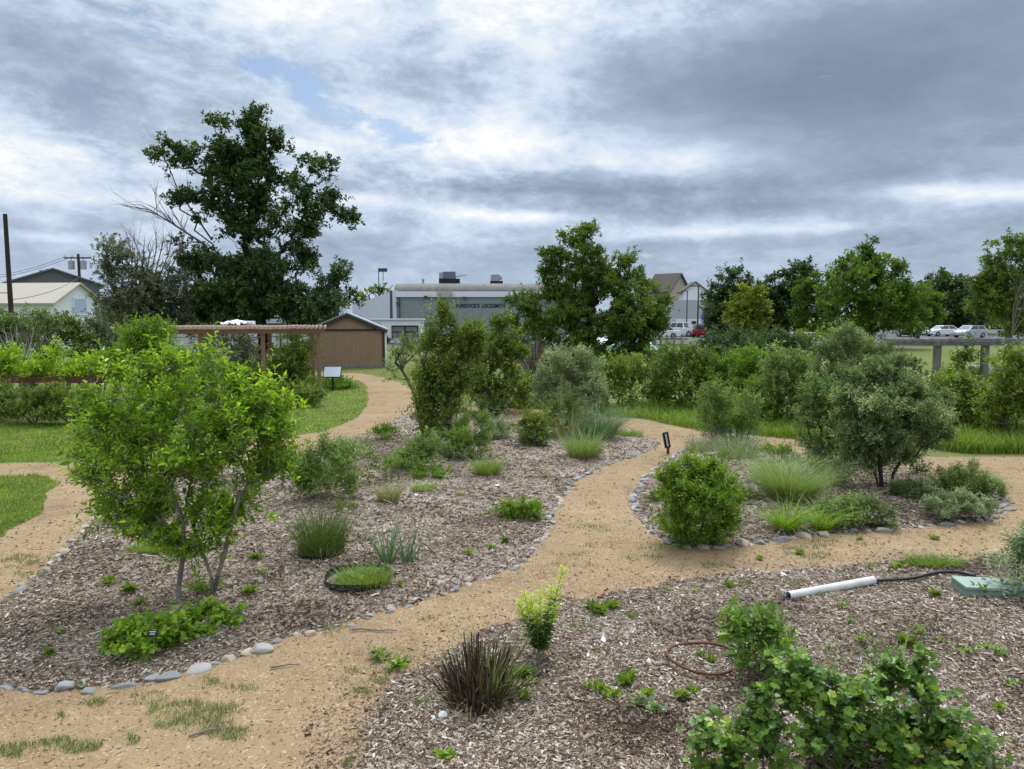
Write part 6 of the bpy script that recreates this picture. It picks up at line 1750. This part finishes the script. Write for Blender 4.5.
    poly_grass('path_grass', 'sparse dull green grass growing in patches on the tan path', pat, G['dull'], 260000, .032, .005, 97, (-40, 500, 900, 769), keep=lambda q, r: r.random(len(q)) < .25 + .65 * (np.sin(q[:, 0] * 11 + np.sin(q[:, 1] * 7)) * np.sin(q[:, 1] * 13) > -.15))


build_trees()
build_shrubs()
build_near()

# ------------------------------------------------------------------ stones, weeds and small things
def stone_mat(name, c, var=.3):
    m, t = new_mat(name)
    co = t.n('ShaderNodeTexCoord').outputs['Object']
    oi = t.n('ShaderNodeObjectInfo').outputs['Random']
    n1 = t.noise(co, 22, 6, .65); n2 = t.noise(co, 90, 3, .6)
    k = t.math('ADD', t.math('ADD', t.math('MULTIPLY', n1, .6), t.math('MULTIPLY', n2, .4)), t.math('MULTIPLY', t.math('SUBTRACT', oi, .5), .35))
    col = t.ramp(k, [(.25, tuple(x * (1 - var) for x in c)), (.55, c), (.8, tuple(min(1, x * (1 + var)) for x in c))])
    p = t.n('ShaderNodeBsdfPrincipled', {'Base Color': col, 'Roughness': .85, 'Specular IOR Level': .25})
    b = t.n('ShaderNodeBump', {'Strength': .4, 'Distance': .006, 'Height': n1}); t.nt.links.new(b.outputs[0], p.inputs['Normal'])
    t.n('ShaderNodeOutputMaterial', {'Surface': p.outputs[0]})
    return m


STONES = {'grey': stone_mat('grey_stone', (.275, .27, .255)), 'blue grey': stone_mat('blue_grey_stone', (.195, .20, .205)), 'tan': stone_mat('tan_stone', (.42, .34, .255)), 'pale': stone_mat('pale_stone', (.35, .33, .295)), 'dark': stone_mat('dark_stone', (.12, .12, .125)),
          'white': stone_mat('white_stone', (.74, .73, .70), .12)}


def stone_mesh(seed, mat):
    r = rs(seed)
    bm = bmesh.new(); bmesh.ops.create_icosphere(bm, subdivisions=3, radius=.5)
    off = r.uniform(0, 50, 3); ax = r.uniform(.8, 1.2, 3)
    pl = unit(r.normal(0, 1, (9, 3))); pd = r.uniform(.26, .40, 9)
    for v in bm.verts:
        p = np.array(v.co)
        for q, d in zip(pl, pd):                       # a few worn flat faces
            e = p @ q - d
            if e > 0:
                p = p - q * e * .92
        w = math.sin(p[0] * 6 + off[0]) * math.sin(p[1] * 6 + off[1]) * math.sin(p[2] * 6 + off[2])
        v.co = p * (1 + 0.10 * w + .05 * math.sin(p[0] * 13 + off[1]) * math.sin(p[1] * 15 + off[2]) * math.sin(p[2] * 14 + off[0])) * ax
    me = bpy.data.meshes.new('edging_stone'); bm.to_mesh(me); bm.free()
    me.polygons.foreach_set('use_smooth', np.ones(len(me.polygons), bool))
    me.materials.append(mat)
    return me


SM = {k: [stone_mesh(900 + 10 * i + j, m) for j in range(4)] for i, (k, m) in enumerate(STONES.items())}
SP = {k: [bpy.data.objects.new('edging_stone', me) for me in v] for k, v in SM.items()}


def lay_stones(line, group, where, size, gap, seed, cols, stop=None, jit=.03):
    """river stones laid end to end along the edge of a bed"""
    r = rs(seed)
    p = smooth_poly(gpx(line), .05, closed=False)
    s = np.concatenate([[0], np.cumsum(np.linalg.norm(np.diff(p, axis=0), axis=1))])
    pos = 0.0; n = 0
    while pos < s[-1]:
        L = .82 * float(np.clip(r.lognormal(math.log(size), .32), size * .5, size * 1.45))
        c = pos + L / 2
        x = np.interp(c, s, p[:, 0]); y = np.interp(c, s, p[:, 1])
        x2 = np.interp(c + .05, s, p[:, 0]); y2 = np.interp(c + .05, s, p[:, 1])
        k = cols[r.integers(len(cols))]
        o = SP[k][r.integers(4)].copy()
        COL.objects.link(o)
        hgt = L * r.uniform(.40, .62)
        o.scale = (L * 1.04, L * r.uniform(.6, .85), hgt)
        o.rotation_euler = (r.normal(0, .12), r.normal(0, .12), math.atan2(y2 - y, x2 - x) + r.normal(0, .25))
        o.location = (x + r.normal(0, jit), y + r.normal(0, jit), hgt * r.uniform(-.05, .22))
        tag(o, f'{k} river stone in the edging {where}', 'stone', f'{k} stones {where}' if not group else group)
        pos += L * r.uniform(.88, 1.02 + gap * .4) * (1.5 if r.random() < .04 else 1); n += 1
    return n


def build_stones():
    ALL = ['grey', 'grey', 'tan', 'blue grey', 'tan', 'pale', 'grey', 'tan']
    lay_stones([(-4, 688), (20, 689), (45, 693), (80, 690), (115, 687), (150, 682), (185, 673), (215, 664), (240, 656), (264, 648)], 'edging stones along the front of the central bed', 'along the front of the central mulch bed', .17, .1, 1, ALL)
    lay_stones([(268, 645), (290, 637), (320, 631), (350, 623), (385, 612), (420, 602), (455, 589), (490, 577), (515, 566)], 'edging stones along the front of the central bed', 'along the front of the central mulch bed', .12, .35, 2, ALL + ['pale'], jit=.04)
    lay_stones([(520, 563), (533, 553), (543, 540), (548, 525), (556, 506), (567, 490), (583, 477), (602, 467), (625, 459), (648, 451)], 'edging stones on the path side of the central bed', 'on the path side of the central mulch bed', .15, .08, 3, ['grey', 'grey', 'pale', 'blue grey', 'grey', 'tan'])
    lay_stones([(105, 497), (98, 515), (82, 534), (62, 554), (38, 577), (10, 598), (-20, 612)], 'edging stones along the left side of the central bed', 'along the left side of the central mulch bed', .16, .08, 4, ['grey', 'tan', 'blue grey', 'tan', 'grey'])
    lay_stones([(690, 447), (672, 458), (655, 470), (642, 483), (635, 497), (634, 509), (640, 521), (652, 534), (668, 543), (688, 548)], 'edging stones round the left end of the island bed', 'round the left end of the island bed', .16, .08, 5, ['grey', 'pale', 'grey', 'blue grey', 'pale', 'tan'])
    lay_stones([(692, 548.5), (720, 547.5), (748, 544), (775, 541), (805, 538), (840, 534), (870, 532), (900, 529), (930, 526)], 'edging stones along the front of the island bed', 'along the front of the island bed', .19, .12, 6, ALL + ['pale'])
    lay_stones([(935, 525), (960, 523), (985, 520), (1002, 513), (1006, 502), (992, 492)], 'edging stones round the right end of the island bed', 'round the right end of the island bed', .20, .05, 7, ['grey', 'pale', 'grey', 'blue grey'])
    def one(px, py, k, L, lab, hs=.6, nm='stone'):
        b = P(px, py); o = SP[k][int(px) % 4].copy(); COL.objects.link(o); o.name = nm
        o.scale = (L, L * .75, L * hs); o.location = (b.x, b.y, bz(b) + L * hs * .2); o.rotation_euler = (0, 0, px * .7)
        tag(o, lab, 'stone')
    one(433, 724, 'white', .07, 'white stone, left one of the pair at the burnt clump'); one(442, 722, 'white', .10, 'white stone, larger right one of the pair at the burnt clump', .7)
    one(603, 647, 'white', .07, 'single white stone on the wood chips right of the lime shoots'); one(530, 673, 'dark', .12, 'dark flat stone right of the burnt clump', .3)
    one(400, 764, 'tan', .09, 'pinkish tan stone at the lower border of the photo', .5) if False else None
    one(783, 576, 'white', .09, 'flat white stone at the rear edge of the near bed', .3); one(655, 640, 'pale', .05, 'tiny pale stone left of the rusty ring', .5)
    one(387, 498, 'white', .09, 'white pebble beside the pale straw tuft', .5) if False else None
    one(349, 493, 'white', .09, 'white pebble at the foot of the tall grass clump', .5); one(416, 500, 'white', .09, 'white pebble in front of the central tree', .5); one(497, 491, 'white', .10, 'white pebble behind the vivid green mound', .5)
    one(760, 488, 'tan', .16, 'tan flat stone inside the island bed by the olive tree', .4)


def weed_protos():
    out = []
    for i, (mt, h) in enumerate((('sage', .06), ('bright', .05), ('ygreen', .07), ('sage', .05), ('grass', .06), ('silver', .045))):
        r = rs(1000 + i); m = MB()
        n = 22 + 6 * i; a = r.uniform(0, 6.3, n); el = r.uniform(.2, 1.2, n)
        d = np.c_[np.cos(a) * np.cos(el), np.sin(a) * np.cos(el), np.sin(el)]
        p = np.c_[r.normal(0, .02, (n, 2)), np.abs(r.normal(.012, .012, n))]
        s, dd, nn = leaf_frames(r, unit(d), 1.0, .4)
        L = h * r.uniform(.5, 1.2, n)
        m.inst(LEAF_V, LEAF_F, p, s, dd, nn, L * (.28 + .1 * (i % 3)), L, L, r.random(n))
        out.append(bpy.data.objects.new('weed', m.mesh('weed', G[mt])))
    return out


def build_weeds():
    W = weed_protos(); r = rs(1100)
    spots = [(600, 700, 1.9, 1), (614, 706, 1.9, 1), (588, 696, 1.5, 1), (628, 692, 1.8, 2), (640, 716, 1.7, 5), (655, 722, 1.5, 5), (648, 704, 1.3, 1), (445, 765, 2.0, 1), (452, 700, 1.2, 3), (522, 705, 1.8, 2), (530, 690, 1.6, 0), (520, 682, 2.2, 2), (680, 705, 1.6, 2), (694, 700, 1.4, 1),
             (600, 618, 1.8, 2), (612, 612, 1.6, 2), (590, 612, 1.5, 2), (632, 622, 1.3, 2), (665, 592, 1.5, 0), (695, 595, 1.4, 0), (730, 590, 1.3, 2), (820, 600, 1.3, 0), (840, 612, 1.5, 1), (850, 628, 1.3, 3), (900, 570, 1.6, 1), (935, 600, 1.8, 2), (980, 600, 1.6, 2), (870, 570, 1.3, 0),
             (985, 655, 1.5, 0), (965, 660, 1.7, 0), (1000, 662, 1.3, 3), (920, 640, 1.4, 0), (905, 650, 1.6, 2), (940, 648, 1.3, 3), (860, 650, 1.4, 0), (830, 655, 1.3, 0), (700, 662, 1.0, 3), (712, 668, .9, 2), (1010, 690, 1.4, 0), (1000, 720, 1.5, 1),
             (255, 565, 1.6, 2), (262, 580, 1.4, 0), (130, 600, 1.6, 2), (140, 612, 1.5, 2), (60, 640, 1.3, 0), (50, 660, 1.2, 2), (290, 545, 1.3, 0), (470, 560, 1.6, 0), (490, 552, 1.4, 1), (505, 545, 1.3, 2), (480, 520, 1.4, 0), (440, 520, 1.4, 0), (300, 530, 1.4, 0), (460, 500, 1.3, 0),
             (110, 590, 1.3, 4), (545, 480, 1.5, 0), (600, 455, 1.5, 4), (250, 600, 1.5, 2), (400, 590, 1.2, 4), (380, 660, 2.0, 3), (395, 668, 1.8, 1), (760, 560, 1.3, 4), (800, 555, 1.2, 4), (690, 530, 1.4, 0), (735, 530, 1.4, 1), (860, 540, 1.3, 4), (935, 540, 1.5, 4)]
    for i, (px, py, s, k) in enumerate(spots):
        o = W[k].copy(); COL.objects.link(o); b = P(px, py)
        o.location = (b.x, b.y, bz(b) + .005); s = s * r.uniform(.6, .95); o.scale = (s, s * r.uniform(.7, 1.2), s * r.uniform(.7, 1.3)); o.rotation_euler = (0, 0, r.uniform(0, 6.3))
        tag(o, ['small grey green weed sprouting from the ground cover', 'small bright green weed with broad leaves', 'small yellowish green weed in the wood chips', 'tiny grey green seedling among the chips', 'little fresh green tuft at ground level', 'small silvery weed in the near bed'][k], 'weed', ['grey green weeds', 'bright green weeds', 'yellowish weeds', 'grey green seedlings', 'fresh green tufts', 'silvery weeds'][k])


def build_small():
    # white drain pipe
    a, b = P(788, 603), P(873, 587)
    a = Vector((a.x, a.y, .072)); b = Vector((b.x, b.y, .072)); c = (a + b) / 2
    pvc = flat_mat('white_pipe_plastic', (.56, .55, .51), .5, var=.22, scale=7)
    m = MB(); d = np.array(b - a); L = np.linalg.norm(d); n = 20; R_, r_ = .043, .037
    ang = np.arange(n) * 2 * math.pi / n
    v = []
    for x, q in ((-L / 2, R_), (L / 2, R_), (L / 2, r_), (-L / 2, r_)):
        v += [(x, q * math.cos(t), q * math.sin(t)) for t in ang]
    f = []
    for k in range(4):
        for i in range(n):
            j = (i + 1) % n; k2 = (k + 1) % 4
            f.append([k * n + i, k * n + j, k2 * n + j, k2 * n + i])
    m.add(v, f)
    o = m.build('drain_pipe', pvc, loc=tuple(c), smooth=False); o.rotation_euler = (0, 0, math.atan2(d[1], d[0]))
    tag(o, 'white plastic pipe lying on the wood chips', 'pipe')
    for nm, pts, rad, lab in (('hose', [(872, 587), (890, 586.5), (915, 584), (940, 580), (960, 580), (975, 584)], .016, 'black irrigation hose from the white pipe to the green lid'),
                              ('hose', [(789, 602.6), (784, 605), (779, 610), (775, 612), (770, 611)], .007, 'thin black hose end leaving the left mouth of the white pipe')):
        p = smooth_poly(gpx(pts), .04, closed=False)
        z = bed_z(p) + rad + .02
        q = np.c_[p, z]; q0 = q[0].copy()
        m = MB(); m.path(q - q0, rad, 8); tag(m.build(nm, BLACK, loc=tuple(q0), smooth=True), lab, 'hose')
    # green valve box
    b = P(988, 597)
    grn = flat_mat('faded_green_plastic', (.15, .215, .165), .6, var=.15, scale=8); grn2 = flat_mat('faded_green_lid', (.27, .35, .29), .6, var=.2, scale=8)
    t = thing('valve_box', 'pale green irrigation valve box with flat lid at the right', 'valve box', (b.x, b.y, bz(b)), rz=-.12)
    m = MB(); v = [(-.30, -.17, -.05), (.30, -.17, -.05), (.30, .17, -.05), (-.30, .17, -.05), (-.275, -.145, .05), (.275, -.145, .05), (.275, .145, .05), (-.275, .145, .05)]
    m.add(v, [[0, 1, 5, 4], [1, 2, 6, 5], [2, 3, 7, 6], [3, 0, 4, 7], [4, 5, 6, 7]]); part(m, 'body', grn, t)
    m = MB(); m.box((0, 0, .063), (.57, .31, .024)); l = part(m, 'lid', grn2, t)
    m = MB(); m.tubes([(0, .1, .074)], [(0, .1, .080)], .022, .022, 10, cap=True); part(m, 'bolt', DGREY, l)
    # rusty ring, black edging rings
    b = P(702, 668)
    th = np.linspace(0, 2 * math.pi, 49)[:-1]
    m = MB(); m.path(np.c_[0.275 * np.cos(th), .27 * np.sin(th), .012 * np.sin(th * 2 + 1)], .011, 8, closed=True)
    tag(m.build('steel_ring', RUST, loc=(b.x, b.y, bz(b) + .045), smooth=True), 'rusty round metal ring lying on the wood chips', 'ring')
    def edging(px, py, rx, h, lab):
        b = P(px, py); m = MB(); n = 40; th = np.linspace(0, 2 * math.pi, n + 1)[:-1]
        v = []
        for q, z in ((rx, -.02), (rx, h), (rx - .008, h), (rx - .008, -.02)):
            v += [(q * math.cos(t), q * math.sin(t), z + .012 * math.sin(3 * t)) for t in th]
        f = [[k * n + i, k * n + (i + 1) % n, ((k + 1) % 4) * n + (i + 1) % n, ((k + 1) % 4) * n + i] for k in range(4) for i in range(n)]
        m.add(v, f); tag(m.build('edging_ring', BLACK, loc=(b.x, b.y, bz(b)), smooth=False), lab, 'ring')
    edging(358, 586, .34, .055, 'black plastic ring round a low grass patch in the mulch')
    edging(321, 558, .27, .04, 'black plastic ring round the foot of the rush clump')
    clump('grass_tuft', 'low green grass growing inside the black plastic ring', 'plant', 364, 588, .10, .27, G['grass'], 1500, .006, .4, .8, 85)
    # plant tags
    def plant_tag(px, py, top, w, h, lab, lines=2, tilt=-.35, rz=0.0, Yb=None):
        b = P(px, py); z = A(px, top, b.y).z - bz(b)
        t = thing('plant_tag', lab, 'plant tag', (b.x, b.y, bz(b)), rz=rz)
        m = MB(); m.box((0, .012, z / 2 - .04), (.010, .004, z + .06)); part(m, 'stake', GALV, t)
        R_ = Matrix.Rotation(tilt, 3, 'X')
        m = MB(); m.box((0, 0, z), (w, .006, h), R=R_); pn = part(m, 'plate', BLACK, t)
        m = MB()
        for k in range(lines):
            off = R_ @ Vector((0, -.0045, h * (.22 - .40 * k)))
            m.box((off.x, off.y, z + off.z), (w * (.7 - .15 * k), .002, h * .13), R=R_)
        part(m, 'printed_lines', WHITE, pn)
    plant_tag(154, 660, 633, .075, .045, 'small black plant tag among the lush leaves under the plum tree')
    plant_tag(729, 782, 748, .058, .085, 'small black upright plant tag among the lobed leaves', 3, -.15, .12)
    # slim sign at the path fork
    b = P(667, 454)
    t = thing('marker_sign', 'slim dark tilted marker board on a short stake at the path fork', 'sign', (b.x, b.y, 0), rz=.1)
    R_ = Matrix.Rotation(-.2, 3, 'Y')
    m = MB(); m.box((0.02, 0, .09), (.05, .04, .2)); part(m, 'stake', RUST, t)
    m = MB(); m.box((-.02, -.01, .29), (.12, .035, .32), R=R_); pn = part(m, 'board', BLACKM, t)
    m = MB(); m.box((-.02, -.031, .29), (.035, .006, .26), R=R_); part(m, 'stripe', flat_mat('stripe_grey', (.42, .42, .46), .5), pn)
    # loose sticks
    st = None
    for px, py, L, a, lab in ((205, 737, .20, .3, 'crooked grey twig lying on the tan path'), (285, 667, .22, .5, 'short stick lying beside the front stones'), (640, 605, .18, -.5, 'pale split stick on the wood chips behind the ring'), (375, 631, .40, .05, 'thin twig lying on the path edge'),
                              (20, 600, .25, .1, 'thin stick on the left path edge')):
        b = P(px, py); m = MB(); r = rs(int(px))
        c = np.c_[np.linspace(-L / 2, L / 2, 6), np.cumsum(r.normal(0, L * .05, 6)), np.abs(r.normal(.005, .004, 6))]
        m.path(c, np.linspace(.009, .004, 6), 6, .7); o = m.build('stick', TWIG, loc=(b.x, b.y, bz(b) + .015), smooth=True); o.rotation_euler = (0, 0, a); tag(o, lab, 'stick')


build_stones()
build_weeds()
build_small()
